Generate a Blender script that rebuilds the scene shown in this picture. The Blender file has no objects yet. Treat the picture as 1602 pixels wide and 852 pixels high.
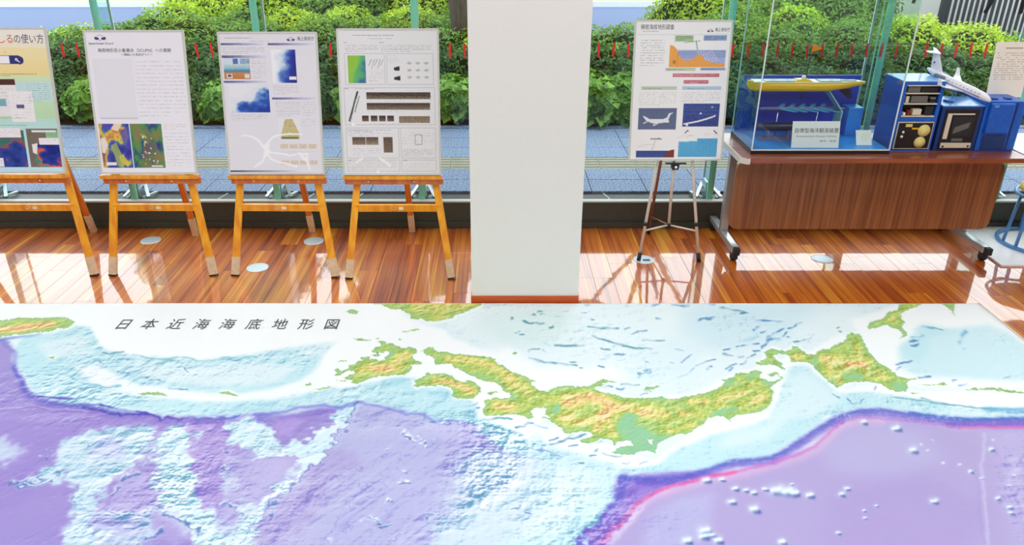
import bpy, bmesh, math, random
import numpy as np
from mathutils import Vector, Matrix, noise as mnoise

random.seed(7)
scene = bpy.context.scene
COL = scene.collection

# ------------------------------------------------------------ camera
CAMH = 2.0
FPX, CX, CY = 1200.0, 777.0, 426.0
TH = math.atan(571.0 / 1200.0)
CT, ST = math.cos(TH), math.sin(TH)
cam_data = bpy.data.cameras.new('camera')
cam_data.sensor_fit = 'HORIZONTAL'
cam_data.sensor_width = 36.0
cam_data.lens = 36.0 * FPX / 1602.0
cam_data.shift_x = (801.0 - CX) / 1602.0
cam_data.clip_start = 0.05
cam_data.clip_end = 300.0
cam = bpy.data.objects.new('camera', cam_data)
COL.objects.link(cam)
cam.location = (0, 0, CAMH)
cam.rotation_euler = (math.radians(90) - TH, 0, 0)
scene.camera = cam

# ------------------------------------------------------------ world, lights, exposure
scene.view_settings.view_transform = 'Standard'
scene.view_settings.look = 'None'
scene.view_settings.gamma = 1.0
scene.view_settings.use_curve_mapping = False
scene.view_settings.exposure = 0.0
scene.cycles.use_denoising = True
scene.cycles.max_bounces = 10
scene.cycles.transparent_max_bounces = 16
scene.cycles.caustics_reflective = False
scene.cycles.caustics_refractive = False
scene.cycles.sample_clamp_indirect = 8.0

world = bpy.data.worlds.new('overcast_sky')
scene.world = world
world.use_nodes = True
wn = world.node_tree
wn.nodes.clear()
w_out = wn.nodes.new('ShaderNodeOutputWorld')
w_bg = wn.nodes.new('ShaderNodeBackground')
w_tc = wn.nodes.new('ShaderNodeTexCoord')
w_sep = wn.nodes.new('ShaderNodeSeparateXYZ')
w_rmp = wn.nodes.new('ShaderNodeValToRGB')
w_rmp.color_ramp.elements[0].position = 0.0
w_rmp.color_ramp.elements[0].color = (0.80, 0.88, 1.0, 1)
w_rmp.color_ramp.elements[1].position = 0.6
w_rmp.color_ramp.elements[1].color = (0.98, 0.99, 1.0, 1)
wn.links.new(w_tc.outputs['Generated'], w_sep.inputs[0])
wn.links.new(w_sep.outputs['Z'], w_rmp.inputs[0])
wn.links.new(w_rmp.outputs[0], w_bg.inputs['Color'])
wn.links.new(w_bg.outputs[0], w_out.inputs[0])
w_bg.inputs['Strength'].default_value = 3.4

def area_light(name, loc, sx, sy, power, color=(1, 1, 1), rot=(0, 0, 0)):
    ld = bpy.data.lights.new(name, 'AREA')
    ld.shape = 'RECTANGLE'
    ld.size = sx
    ld.size_y = sy
    ld.energy = power
    ld.color = color
    o = bpy.data.objects.new(name, ld)
    o.location = loc
    o.rotation_euler = rot
    COL.objects.link(o)
    return o

CEIL_Z = 3.6
for lx in (-3.2, 0.3, 3.8):
    for ly in (-0.4, 2.3):
        area_light('ceiling_panel_lamp', (lx, ly, CEIL_Z - 0.06), 1.8, 1.2, 42.0, (0.96, 0.985, 1.0))

# ------------------------------------------------------------ helpers
def ray(u, v):
    x = (u - CX) / FPX
    y = (v - CY) / FPX
    return x, CT - y * ST, -ST - y * CT

def on_z(u, v, z=0.0):
    """point at height z seen at photo position (u, v)"""
    x, y, d = ray(u, v)
    t = (z - CAMH) / d
    return Vector((x * t, y * t, z))

def on_y(u, v, Y):
    """point in the upright plane at distance Y"""
    x, y, d = ray(u, v)
    t = Y / y
    return Vector((x * t, Y, CAMH + d * t))

def srgb(c):
    def f(a):
        a = a / 255.0
        return a / 12.92 if a <= 0.04045 else ((a + 0.055) / 1.055) ** 2.4
    return (f(c[0]), f(c[1]), f(c[2]), 1.0)

def tag(o, label=None, cat=None, group=None, kind=None):
    if label: o['label'] = label
    if cat: o['category'] = cat
    if group: o['group'] = group
    if kind: o['kind'] = kind
    return o

def empty(name, loc=(0, 0, 0), rz=0.0):
    o = bpy.data.objects.new(name, None)
    o.empty_display_size = 0.05
    o.location = loc
    o.rotation_euler = (0, 0, rz)
    COL.objects.link(o)
    return o

def link(name, me, parent=None, loc=None, rot=None):
    o = bpy.data.objects.new(name, me)
    COL.objects.link(o)
    if parent is not None:
        o.parent = parent
    if loc is not None: o.location = loc
    if rot is not None: o.rotation_euler = rot
    return o

class MB:
    """collects shapes into one mesh"""
    def __init__(self):
        self.bm = bmesh.new()
    def box(self, x0, x1, y0, y1, z0, z1, bev=0.0, mi=0):
        vs = [self.bm.verts.new(p) for p in ((x0,y0,z0),(x1,y0,z0),(x1,y1,z0),(x0,y1,z0),(x0,y0,z1),(x1,y0,z1),(x1,y1,z1),(x0,y1,z1))]
        fs = []
        for q in ((3,2,1,0),(4,5,6,7),(0,1,5,4),(1,2,6,5),(2,3,7,6),(3,0,4,7)):
            f = self.bm.faces.new([vs[i] for i in q]); f.material_index = mi; fs.append(f)
        if bev > 0:
            es = set(e for f in fs for e in f.edges)
            bmesh.ops.bevel(self.bm, geom=list(es), offset=bev, segments=2, affect='EDGES', profile=0.6)
        return self
    def bar(self, a, b, w, h, up=(0, 0, 1), mi=0, taper=1.0):
        a = Vector(a); b = Vector(b); d = (b - a).normalized(); up = Vector(up)
        s = d.cross(up)
        if s.length < 1e-4: s = d.cross(Vector((0, 1, 0)))
        s.normalize(); n = s.cross(d).normalized()
        vs = []
        for p, k in ((a, 1.0), (b, taper)):
            for i, j in ((-1,-1),(1,-1),(1,1),(-1,1)):
                vs.append(self.bm.verts.new(p + s*(i*w*k/2) + n*(j*h*k/2)))
        for q in ((3,2,1,0),(4,5,6,7),(0,1,5,4),(1,2,6,5),(2,3,7,6),(3,0,4,7)):
            f = self.bm.faces.new([vs[i] for i in q]); f.material_index = mi
        return self
    def tube(self, pts, r, n=10, closed=False, mi=0, r2=None):
        pts = [Vector(p) for p in pts]
        rings = []
        m = len(pts)
        prev = None
        for i, p in enumerate(pts):
            if closed: d = pts[(i+1) % m] - pts[i-1]
            elif i == 0: d = pts[1] - p
            elif i == m-1: d = p - pts[-2]
            else: d = pts[i+1] - pts[i-1]
            d.normalize()
            if prev is None:
                s = d.cross(Vector((0, 0, 1)))
                if s.length < 1e-3: s = d.cross(Vector((0, 1, 0)))
            else:
                s = prev - d * prev.dot(d)
            s.normalize(); prev = s
            t = d.cross(s)
            rr = r if r2 is None else r + (r2 - r) * i / (m - 1)
            rings.append([self.bm.verts.new(p + (s*math.cos(2*math.pi*k/n) + t*math.sin(2*math.pi*k/n))*rr) for k in range(n)])
        rng = range(m if closed else m-1)
        for i in rng:
            A, B = rings[i], rings[(i+1) % m]
            for k in range(n):
                f = self.bm.faces.new((A[k], A[(k+1) % n], B[(k+1) % n], B[k])); f.smooth = True; f.material_index = mi
        if not closed:
            self.bm.faces.new(rings[0][::-1]).material_index = mi
            self.bm.faces.new(rings[-1]).material_index = mi
        return self
    def lathe(self, prof, c=(0, 0, 0), n=24, axis='Z', mi=0, smooth=True):
        c = Vector(c)
        rings = []
        for r, h in prof:
            ring = []
            for k in range(n):
                a = 2*math.pi*k/n
                if axis == 'Z': p = Vector((r*math.cos(a), r*math.sin(a), h))
                elif axis == 'Y': p = Vector((r*math.cos(a), h, -r*math.sin(a)))
                else: p = Vector((h, r*math.cos(a), r*math.sin(a)))
                ring.append(self.bm.verts.new(c + p))
            rings.append(ring)
        for A, B in zip(rings, rings[1:]):
            for k in range(n):
                f = self.bm.faces.new((A[k], A[(k+1) % n], B[(k+1) % n], B[k])); f.smooth = smooth; f.material_index = mi
        self.bm.faces.new(rings[0][::-1]).material_index = mi
        self.bm.faces.new(rings[-1]).material_index = mi
        return self
    def prism(self, pts, a0, a1, plane='XZ', mi=0):
        def P(p, a):
            if plane == 'XZ': return (p[0], a, p[1])
            if plane == 'XY': return (p[0], p[1], a)
            return (a, p[0], p[1])
        A = [self.bm.verts.new(P(p, a0)) for p in pts]
        B = [self.bm.verts.new(P(p, a1)) for p in pts]
        n = len(pts)
        self.bm.faces.new(A).material_index = mi
        self.bm.faces.new(B[::-1]).material_index = mi
        for i in range(n):
            self.bm.faces.new((A[i], B[i], B[(i+1) % n], A[(i+1) % n])).material_index = mi
        return self
    def loft(self, rings, mi=0, caps=True, smooth=True):
        R = [[self.bm.verts.new(p) for p in r] for r in rings]
        n = len(R[0])
        for A, B in zip(R, R[1:]):
            for k in range(n):
                f = self.bm.faces.new((A[k], A[(k+1) % n], B[(k+1) % n], B[k])); f.smooth = smooth; f.material_index = mi
        if caps:
            self.bm.faces.new(R[0][::-1]).material_index = mi
            self.bm.faces.new(R[-1]).material_index = mi
        return self
    def mesh(self, name, mats):
        bmesh.ops.recalc_face_normals(self.bm, faces=self.bm.faces)
        me = bpy.data.meshes.new(name)
        self.bm.to_mesh(me); self.bm.free()
        for m in (mats if isinstance(mats, (list, tuple)) else [mats]):
            me.materials.append(m)
        return me
    def build(self, name, mats, parent=None, loc=None, rot=None):
        return link(name, self.mesh(name, mats), parent, loc, rot)

# ------------------------------------------------------------ materials
def mat(name, color=(200, 200, 200), rough=0.5, metal=0.0, spec=0.5, coat=0.0, emit=None, es=1.0, var=0.0, scale=20.0, bump=0.0, stretch=(1, 1, 1), objvar=0.0, sheen=0.0):
    m = bpy.data.materials.new(name)
    m.use_nodes = True
    nt = m.node_tree
    b = nt.nodes['Principled BSDF']
    b.inputs['Base Color'].default_value = srgb(color)
    b.inputs['Roughness'].default_value = rough
    b.inputs['Metallic'].default_value = metal
    b.inputs['Specular IOR Level'].default_value = spec
    b.inputs['Coat Weight'].default_value = coat
    b.inputs['Coat Roughness'].default_value = 0.05
    if emit:
        b.inputs['Emission Color'].default_value = srgb(emit)
        b.inputs['Emission Strength'].default_value = es
    tc = nt.nodes.new('ShaderNodeTexCoord')
    mp = nt.nodes.new('ShaderNodeMapping')
    mp.inputs['Scale'].default_value = stretch
    nt.links.new(tc.outputs['Object'], mp.inputs[0])
    nz = nt.nodes.new('ShaderNodeTexNoise')
    nz.inputs['Scale'].default_value = scale
    nz.inputs['Detail'].default_value = 5
    nt.links.new(mp.outputs[0], nz.inputs['Vector'])
    if var > 0 or objvar > 0:
        hv = nt.nodes.new('ShaderNodeHueSaturation')
        hv.inputs['Color'].default_value = srgb(color)
        mr = nt.nodes.new('ShaderNodeMapRange')
        mr.inputs['From Min'].default_value = 0.3; mr.inputs['From Max'].default_value = 0.7
        mr.inputs['To Min'].default_value = 1 - var; mr.inputs['To Max'].default_value = 1 + var
        nt.links.new(nz.outputs['Fac'], mr.inputs['Value'])
        last = mr.outputs[0]
        if objvar > 0:
            oi = nt.nodes.new('ShaderNodeObjectInfo')
            m2 = nt.nodes.new('ShaderNodeMapRange')
            m2.inputs['To Min'].default_value = 1 - objvar; m2.inputs['To Max'].default_value = 1 + objvar
            nt.links.new(oi.outputs['Random'], m2.inputs['Value'])
            mm = nt.nodes.new('ShaderNodeMath'); mm.operation = 'MULTIPLY'
            nt.links.new(last, mm.inputs[0]); nt.links.new(m2.outputs[0], mm.inputs[1])
            last = mm.outputs[0]
        nt.links.new(last, hv.inputs['Value'])
        nt.links.new(hv.outputs[0], b.inputs['Base Color'])
    if bump > 0:
        bp = nt.nodes.new('ShaderNodeBump')
        bp.inputs['Strength'].default_value = bump
        bp.inputs['Distance'].default_value = 0.002
        nt.links.new(nz.outputs['Fac'], bp.inputs['Height'])
        nt.links.new(bp.outputs[0], b.inputs['Normal'])
    return m

def vc_mat(name, rough=0.5, spec=0.3, coat=0.0):
    m = bpy.data.materials.new(name)
    m.use_nodes = True
    nt = m.node_tree
    b = nt.nodes['Principled BSDF']
    at = nt.nodes.new('ShaderNodeAttribute')
    at.attribute_name = 'print'
    nt.links.new(at.outputs['Color'], b.inputs['Base Color'])
    b.inputs['Roughness'].default_value = rough
    b.inputs['Specular IOR Level'].default_value = spec
    b.inputs['Coat Weight'].default_value = coat
    b.inputs['Coat Roughness'].default_value = 0.08
    return m

def glass_mat(name, tint=(0.93, 0.98, 0.96), ior=1.5, gain=1.0):
    m = bpy.data.materials.new(name)
    m.use_nodes = True
    nt = m.node_tree
    nt.nodes.clear()
    out = nt.nodes.new('ShaderNodeOutputMaterial')
    tr = nt.nodes.new('ShaderNodeBsdfTransparent'); tr.inputs[0].default_value = (*tint, 1)
    gl = nt.nodes.new('ShaderNodeBsdfGlossy'); gl.inputs['Roughness'].default_value = 0.0
    fr = nt.nodes.new('ShaderNodeFresnel'); fr.inputs['IOR'].default_value = ior
    mu = nt.nodes.new('ShaderNodeMath'); mu.operation = 'MULTIPLY'; mu.inputs[1].default_value = gain
    mx = nt.nodes.new('ShaderNodeMixShader')
    ge = nt.nodes.new('ShaderNodeNewGeometry')
    iv = nt.nodes.new('ShaderNodeMath'); iv.operation = 'SUBTRACT'; iv.inputs[0].default_value = 1.0
    m2 = nt.nodes.new('ShaderNodeMath'); m2.operation = 'MULTIPLY'
    nt.links.new(ge.outputs['Backfacing'], iv.inputs[1]); nt.links.new(iv.outputs[0], m2.inputs[0])
    nt.links.new(fr.outputs[0], mu.inputs[0]); nt.links.new(mu.outputs[0], m2.inputs[1]); nt.links.new(m2.outputs[0], mx.inputs[0])
    nt.links.new(tr.outputs[0], mx.inputs[1]); nt.links.new(gl.outputs[0], mx.inputs[2])
    nt.links.new(mx.outputs[0], out.inputs[0])
    return m

def wood_floor_mat():
    m = bpy.data.materials.new('polished_floor_wood')
    m.use_nodes = True
    nt = m.node_tree; L = nt.links
    b = nt.nodes['Principled BSDF']
    tc = nt.nodes.new('ShaderNodeTexCoord')
    oi = nt.nodes.new('ShaderNodeObjectInfo')
    add = nt.nodes.new('ShaderNodeVectorMath'); add.operation = 'ADD'
    sc = nt.nodes.new('ShaderNodeMath'); sc.operation = 'MULTIPLY'; sc.inputs[1].default_value = 37.0
    L.new(oi.outputs['Random'], sc.inputs[0])
    L.new(tc.outputs['Object'], add.inputs[0]); L.new(sc.outputs[0], add.inputs[1])
    mp = nt.nodes.new('ShaderNodeMapping'); mp.inputs['Scale'].default_value = (70, 1.1, 1)
    L.new(add.outputs[0], mp.inputs[0])
    nz = nt.nodes.new('ShaderNodeTexNoise'); nz.inputs['Scale'].default_value = 1.0; nz.inputs['Detail'].default_value = 4; nz.inputs['Roughness'].default_value = 0.55
    L.new(mp.outputs[0], nz.inputs['Vector'])
    mp2 = nt.nodes.new('ShaderNodeMapping'); mp2.inputs['Scale'].default_value = (22, 0.7, 1)
    L.new(add.outputs[0], mp2.inputs[0])
    nz2 = nt.nodes.new('ShaderNodeTexNoise'); nz2.inputs['Scale'].default_value = 1.0; nz2.inputs['Detail'].default_value = 2
    L.new(mp2.outputs[0], nz2.inputs['Vector'])
    mx = nt.nodes.new('ShaderNodeMath'); mx.operation = 'MULTIPLY_ADD'; mx.inputs[1].default_value = 0.5
    L.new(nz.outputs['Fac'], mx.inputs[0])
    h2 = nt.nodes.new('ShaderNodeMath'); h2.operation = 'MULTIPLY'; h2.inputs[1].default_value = 0.5
    L.new(nz2.outputs['Fac'], h2.inputs[0]); L.new(h2.outputs[0], mx.inputs[2])
    ofs = nt.nodes.new('ShaderNodeMapRange'); ofs.inputs['To Min'].default_value = -0.065; ofs.inputs['To Max'].default_value = 0.065
    L.new(oi.outputs['Random'], ofs.inputs['Value'])
    ad = nt.nodes.new('ShaderNodeMath'); ad.operation = 'ADD'
    L.new(mx.outputs[0], ad.inputs[0]); L.new(ofs.outputs[0], ad.inputs[1])
    rp = nt.nodes.new('ShaderNodeValToRGB')
    cr = rp.color_ramp
    cr.elements[0].position = 0.30; cr.elements[0].color = srgb((116, 42, 8))
    cr.elements[1].position = 0.70; cr.elements[1].color = srgb((242, 172, 58))
    e = cr.elements.new(0.42); e.color = srgb((172, 74, 12))
    e = cr.elements.new(0.55); e.color = srgb((212, 114, 20))
    L.new(ad.outputs[0], rp.inputs[0])
    L.new(rp.outputs[0], b.inputs['Base Color'])
    b.inputs['Roughness'].default_value = 0.35
    b.inputs['Specular IOR Level'].default_value = 0.5
    b.inputs['Coat Weight'].default_value = 1.0
    b.inputs['Coat IOR'].default_value = 2.1
    b.inputs['Coat Roughness'].default_value = 0.035
    nb = nt.nodes.new('ShaderNodeTexNoise'); nb.inputs['Scale'].default_value = 6.0; nb.inputs['Detail'].default_value = 1
    L.new(tc.outputs['Object'], nb.inputs['Vector'])
    bp = nt.nodes.new('ShaderNodeBump'); bp.inputs['Strength'].default_value = 0.12; bp.inputs['Distance'].default_value = 0.004
    L.new(nb.outputs['Fac'], bp.inputs['Height'])
    L.new(bp.outputs[0], b.inputs['Coat Normal'])
    return m

def streak_wood(name, dark, light, scale=(1, 1, 1), rough=0.4, coat=0.3):
    m = bpy.data.materials.new(name)
    m.use_nodes = True
    nt = m.node_tree; L = nt.links
    b = nt.nodes['Principled BSDF']
    tc = nt.nodes.new('ShaderNodeTexCoord')
    mp = nt.nodes.new('ShaderNodeMapping'); mp.inputs['Scale'].default_value = scale
    L.new(tc.outputs['Object'], mp.inputs[0])
    nz = nt.nodes.new('ShaderNodeTexNoise'); nz.inputs['Scale'].default_value = 1.0; nz.inputs['Detail'].default_value = 5
    L.new(mp.outputs[0], nz.inputs['Vector'])
    rp = nt.nodes.new('ShaderNodeValToRGB')
    rp.color_ramp.elements[0].position = 0.32; rp.color_ramp.elements[0].color = srgb(dark)
    rp.color_ramp.elements[1].position = 0.68; rp.color_ramp.elements[1].color = srgb(light)
    L.new(nz.outputs['Fac'], rp.inputs[0]); L.new(rp.outputs[0], b.inputs['Base Color'])
    b.inputs['Roughness'].default_value = rough
    b.inputs['Coat Weight'].default_value = coat
    b.inputs['Coat Roughness'].default_value = 0.15
    return m

M = {}
M['floor'] = wood_floor_mat()
M['white_wall'] = mat('painted_white_wall', (236, 236, 228), 0.7, var=0.02, scale=180, bump=0.25)
M['ceiling'] = mat('ceiling_paint', (240, 240, 238), 0.8)
M['skirting'] = mat('skirting_wood', (196, 84, 22), 0.4, var=0.15, scale=6, stretch=(1, 8, 20))
M['kerb'] = mat('dark_stone_kerb', (62, 68, 60), 0.45, var=0.12, scale=60)
M['ledge'] = mat('dark_ledge_metal', (40, 48, 52), 0.4, var=0.1, scale=30)
M['seal'] = mat('pale_seal_strip', (206, 214, 210), 0.4)
M['seam'] = mat('pale_joint', (180, 188, 190), 0.6)
M['glass'] = glass_mat('window_glass', (0.955, 0.985, 0.97))
M['case_glass'] = glass_mat('case_acrylic', (0.935, 0.985, 0.975), gain=1.5)
M['fin_glass'] = glass_mat('fin_glass', (0.84, 0.955, 0.93))
M['glass_edge'] = mat('green_glass_edge', (124, 222, 200), 0.15, spec=0.6, coat=0.5)
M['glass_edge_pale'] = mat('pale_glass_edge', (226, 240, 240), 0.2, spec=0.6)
M['case_edge'] = mat('case_edge', (150, 208, 205), 0.2, spec=0.6)
M['clamp'] = mat('steel_clamp', (186, 200, 204), 0.3, 0.7)
M['red_strip'] = mat('red_marker_film', (230, 44, 44), 0.4)
M['granite'] = mat('blue_grey_granite', (112, 132, 164), 0.7, var=0.75, scale=75, objvar=0.05)
M['tactile'] = mat('tactile_tile', (150, 148, 134), 0.7, var=0.12, scale=90)
M['soil'] = mat('dark_soil', (52, 48, 36), 0.9, var=0.3, scale=12)
M['asphalt'] = mat('blue_grey_asphalt', (82, 100, 136), 0.9, var=0.15, scale=60)
M['grass'] = mat('grass', (128, 176, 84), 0.9, var=0.35, scale=9)
M['bark'] = mat('tree_bark', (78, 68, 56), 0.9, var=0.35, scale=18, stretch=(3, 3, 0.7), bump=0.8)
M['easel'] = streak_wood('easel_wood', (232, 142, 12), (254, 184, 40), (30, 30, 4), 0.38, 0.35)
M['easel_dark'] = streak_wood('easel_wood_red', (196, 100, 24), (226, 130, 44), (30, 30, 4), 0.38, 0.35)
M['tape'] = mat('masking_tape', (222, 200, 166), 0.7, var=0.12, scale=40)
M['brass'] = mat('pin_metal', (238, 228, 190), 0.25, 0.4)
M['print'] = vc_mat('printed_panel', 0.42, 0.3, 0.0)
M['mapprint'] = vc_mat('printed_map_sheet', 0.55, 0.25, 0.0)
M['frame'] = mat('white_frame', (214, 216, 206), 0.35, spec=0.5)
M['panel_core'] = mat('panel_core', (216, 216, 210), 0.6)
M['ink'] = mat('black_ink', (38, 48, 56), 0.5)
M['navy_ink'] = mat('navy_ink', (58, 60, 124), 0.5)
M['red_ink'] = mat('red_ink', (222, 84, 72), 0.5)
M['chrome'] = mat('chrome', (214, 218, 222), 0.15, 1.0)
M['alu'] = mat('aluminium_tube', (222, 216, 204), 0.35, 0.15)
M['alu_brown_reflection'] = mat('tube_brown_reflection', (150, 96, 70), 0.35, 0.4)  # brown reflection on the rear leg, put into the tube colour
M['black'] = mat('black_plastic', (28, 28, 30), 0.4)
M['rubber'] = mat('black_rubber', (34, 36, 40), 0.6)
M['outlet'] = mat('outlet_cover_metal', (206, 220, 232), 0.3, 0.35)
M['table_top'] = streak_wood('table_laminate', (120, 58, 32), (168, 92, 56), (3, 40, 40), 0.3, 0.5)
M['table_panel'] = streak_wood('walnut_panel', (122, 72, 40), (166, 108, 64), (70, 60, 2), 0.5, 0.1)
M['steel'] = mat('painted_steel', (188, 194, 200), 0.25, 0.6)
M['white_board'] = mat('white_board', (240, 244, 250), 0.35)
M['blue'] = mat('blue_painted_case', (24, 96, 196), 0.4, var=0.12, scale=40)
M['blue_top'] = mat('blue_glossy_top', (92, 158, 222), 0.3, coat=0.3)
M['blue_dark'] = mat('dark_blue_frame', (24, 58, 118), 0.4)
M['base_blue'] = mat('bright_blue_base', (36, 150, 236), 0.3, var=0.2, scale=7)
M['back_blue'] = mat('deep_blue_back', (40, 84, 205), 0.4, var=0.1, scale=4)
M['yellow'] = mat('yellow_hull', (244, 190, 20), 0.3, coat=0.4)
M['cream'] = mat('cream_disk', (222, 206, 126), 0.5)
M['ivory'] = mat('ivory_plastic', (222, 214, 190), 0.4)
M['greybox'] = mat('grey_module', (104, 104, 98), 0.4)
M['solar'] = mat('solar_cells', (120, 122, 110), 0.25)
M['cyan'] = mat('cyan_fin', (60, 190, 240), 0.25, coat=0.3)
M['teal_dark'] = mat('dark_teal', (24, 48, 74), 0.3)
M['lavender'] = mat('grey_lavender_body', (112, 112, 150), 0.4)
M['orange'] = mat('orange_flag', (250, 144, 22), 0.5)
M['paper'] = mat('white_card', (252, 252, 253), 0.5)
M['beige'] = mat('beige_paper', (250, 246, 230), 0.6)
M['plane'] = mat('white_model_paint', (240, 242, 248), 0.25, coat=0.4)
M['plane_grey'] = mat('grey_window_print', (110, 120, 146), 0.3)
M['stool_blue'] = mat('blue_metal_tube', (70, 134, 198), 0.3, coat=0.4)
M['stool_yellow'] = mat('yellow_cushion', (246, 200, 70), 0.5)
M['darkred'] = mat('dark_red_part', (120, 44, 36), 0.4)
M['fence'] = mat('black_fence_paint', (20, 30, 42), 0.4)
M['render_wall'] = mat('white_render', (236, 240, 240), 0.8)
M['kerbstone'] = mat('pale_kerbstone', (222, 228, 236), 0.8)

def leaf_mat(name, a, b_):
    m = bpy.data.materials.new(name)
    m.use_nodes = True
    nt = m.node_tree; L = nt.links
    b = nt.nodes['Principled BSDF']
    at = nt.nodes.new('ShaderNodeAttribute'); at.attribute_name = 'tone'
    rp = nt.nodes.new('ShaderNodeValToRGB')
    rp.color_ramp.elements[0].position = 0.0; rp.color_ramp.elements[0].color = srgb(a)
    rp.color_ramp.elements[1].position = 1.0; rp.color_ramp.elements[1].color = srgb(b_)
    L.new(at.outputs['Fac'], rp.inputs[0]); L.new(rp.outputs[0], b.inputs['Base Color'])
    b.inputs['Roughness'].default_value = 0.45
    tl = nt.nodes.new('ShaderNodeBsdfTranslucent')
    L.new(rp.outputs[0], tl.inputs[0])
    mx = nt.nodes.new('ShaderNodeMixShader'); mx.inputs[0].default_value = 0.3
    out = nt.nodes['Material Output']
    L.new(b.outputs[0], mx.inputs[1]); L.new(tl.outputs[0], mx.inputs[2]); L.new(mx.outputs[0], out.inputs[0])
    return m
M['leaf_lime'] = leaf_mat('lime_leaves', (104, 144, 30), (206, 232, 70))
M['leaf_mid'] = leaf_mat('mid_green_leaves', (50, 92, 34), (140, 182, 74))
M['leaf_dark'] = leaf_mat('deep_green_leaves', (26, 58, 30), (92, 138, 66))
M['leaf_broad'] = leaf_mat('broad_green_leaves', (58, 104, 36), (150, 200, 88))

def text_mesh(name, body, size, material, parent, loc, rot=(0, 0, 0), align='LEFT', sx=1.0, bold=0.0, spacing=1.0, width=None):
    c = bpy.data.curves.new('lettering', 'FONT')
    c.body = body; c.size = size; c.align_x = align; c.offset = bold; c.space_character = spacing
    c.resolution_u = 3
    o = bpy.data.objects.new('lettering', c)
    COL.objects.link(o)
    bpy.context.view_layer.update()
    me = bpy.data.meshes.new_from_object(o.evaluated_get(bpy.context.evaluated_depsgraph_get()))
    bpy.data.objects.remove(o); bpy.data.curves.remove(c)
    me.materials.clear(); me.materials.append(material)
    if width:
        xs = [v.co.x for v in me.vertices]
        if xs: sx = width / (max(xs) - min(xs))
    if sx != 1.0:
        for v in me.vertices: v.co.x *= sx
    return link(name, me, parent, loc, rot)

# ------------------------------------------------------------ numpy noise
def vnoise(x, y, seed=0):
    xi = np.floor(x); yi = np.floor(y)
    fx = x - xi; fy = y - yi
    fx = fx * fx * (3 - 2 * fx); fy = fy * fy * (3 - 2 * fy)
    xi = xi.astype(np.int64); yi = yi.astype(np.int64)
    def h(a, b):
        n = (a * 374761393 + b * 668265263 + seed * 1442695041) & 0xffffffff
        n = ((n ^ (n >> 13)) * 1274126177) & 0xffffffff
        n = n ^ (n >> 16)
        return (n & 0xffff).astype(np.float32) / 65535.0
    a = h(xi, yi); b = h(xi + 1, yi); c = h(xi, yi + 1); d = h(xi + 1, yi + 1)
    return (a + (b - a) * fx) * (1 - fy) + (c + (d - c) * fx) * fy

def fbm(x, y, octs=4, seed=0, gain=0.5, ridge=False):
    s = np.zeros_like(x, dtype=np.float32); a = 1.0; t = 0.0
    for i in range(octs):
        n = vnoise(x * 2 ** i, y * 2 ** i, seed + i * 17)
        if ridge: n = 1 - np.abs(2 * n - 1)
        s += a * n; t += a; a *= gain
    return s / t
# ------------------------------------------------------------ floor map: the printed sea-floor chart
# The chart is painted as flat print on its own sheet: outlines are digitised in a survey grid and
# carried on to the sheet through the floor positions they have there.
U0, U1, V0, V1 = -220, 1820, 462, 905

def Z(x0, y0, s, pts):
    return [(x0 + a / s, y0 + b / s) for a, b in pts]

def fill(pts, sc=1.0):
    W = int((U1 - U0) * sc); H = int((V1 - V0) * sc)
    m = np.zeros((H, W), np.float32)
    P = [((a - U0) * sc, (b - V0) * sc) for a, b in pts]
    ys = [p[1] for p in P]
    for r in range(max(0, int(min(ys))), min(H, int(max(ys)) + 1)):
        y = r + 0.5; xs = []
        for i in range(len(P)):
            x1, y1 = P[i - 1]; x2, y2 = P[i]
            if (y1 <= y < y2) or (y2 <= y < y1):
                xs.append(x1 + (y - y1) * (x2 - x1) / (y2 - y1))
        xs.sort()
        for a, b in zip(xs[::2], xs[1::2]):
            i0 = max(0, int(round(a))); i1 = min(W, int(round(b)))
            if i1 > i0: m[r, i0:i1] = 1.0
    return m

def blur(m, r, ry=None):
    if ry is None: ry = r
    for _ in range(3):
        for ax, k in ((1, r), (0, ry)):
            k = int(round(k * 0.6))
            if k < 1: continue
            pad = [(0, 0), (0, 0)]; pad[ax] = (k + 1, k)
            c = np.cumsum(np.pad(m, pad, mode='edge'), axis=ax)
            n = m.shape[ax]
            if ax == 1: m = (c[:, 2*k+1:2*k+1+n] - c[:, :n]) / (2*k+1)
            else: m = (c[2*k+1:2*k+1+n, :] - c[:n, :]) / (2*k+1)
    return m

def stroke(pts, w, taper=True):
    """distance-based soft stroke mask"""
    m = np.zeros((V1 - V0, U1 - U0), np.float32)
    n = len(pts) - 1
    for i in range(n):
        (x1, y1), (x2, y2) = pts[i], pts[i + 1]
        pad = w * 2.5 + 3
        a0 = max(0, int(min(x1, x2) - pad - U0)); a1 = min(U1 - U0, int(max(x1, x2) + pad - U0))
        b0 = max(0, int(min(y1, y2) - pad - V0)); b1 = min(V1 - V0, int(max(y1, y2) + pad - V0))
        if a1 <= a0 or b1 <= b0: continue
        yy, xx = np.mgrid[b0:b1, a0:a1].astype(np.float32)
        xx += U0; yy += V0
        dx, dy = x2 - x1, y2 - y1
        t = np.clip(((xx - x1) * dx + (yy - y1) * dy) / (dx * dx + dy * dy + 1e-6), 0, 1)
        d2 = (xx - x1 - t * dx) ** 2 + ((yy - y1 - t * dy)) ** 2
        s = np.exp(-d2 / (w * w * 0.5))
        m[b0:b1, a0:a1] = np.maximum(m[b0:b1, a0:a1], s)
    return m

WHITE = (247, 252, 254); PALE = (226, 243, 249); CYAN = (194, 232, 241); CY2 = (160, 214, 230)
LAVC = (190, 196, 236); LAV = (184, 172, 226); PUR = (160, 136, 206); BLUE = (74, 84, 196); VIO = (112, 82, 192)
PINK = (228, 104, 180)

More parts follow.
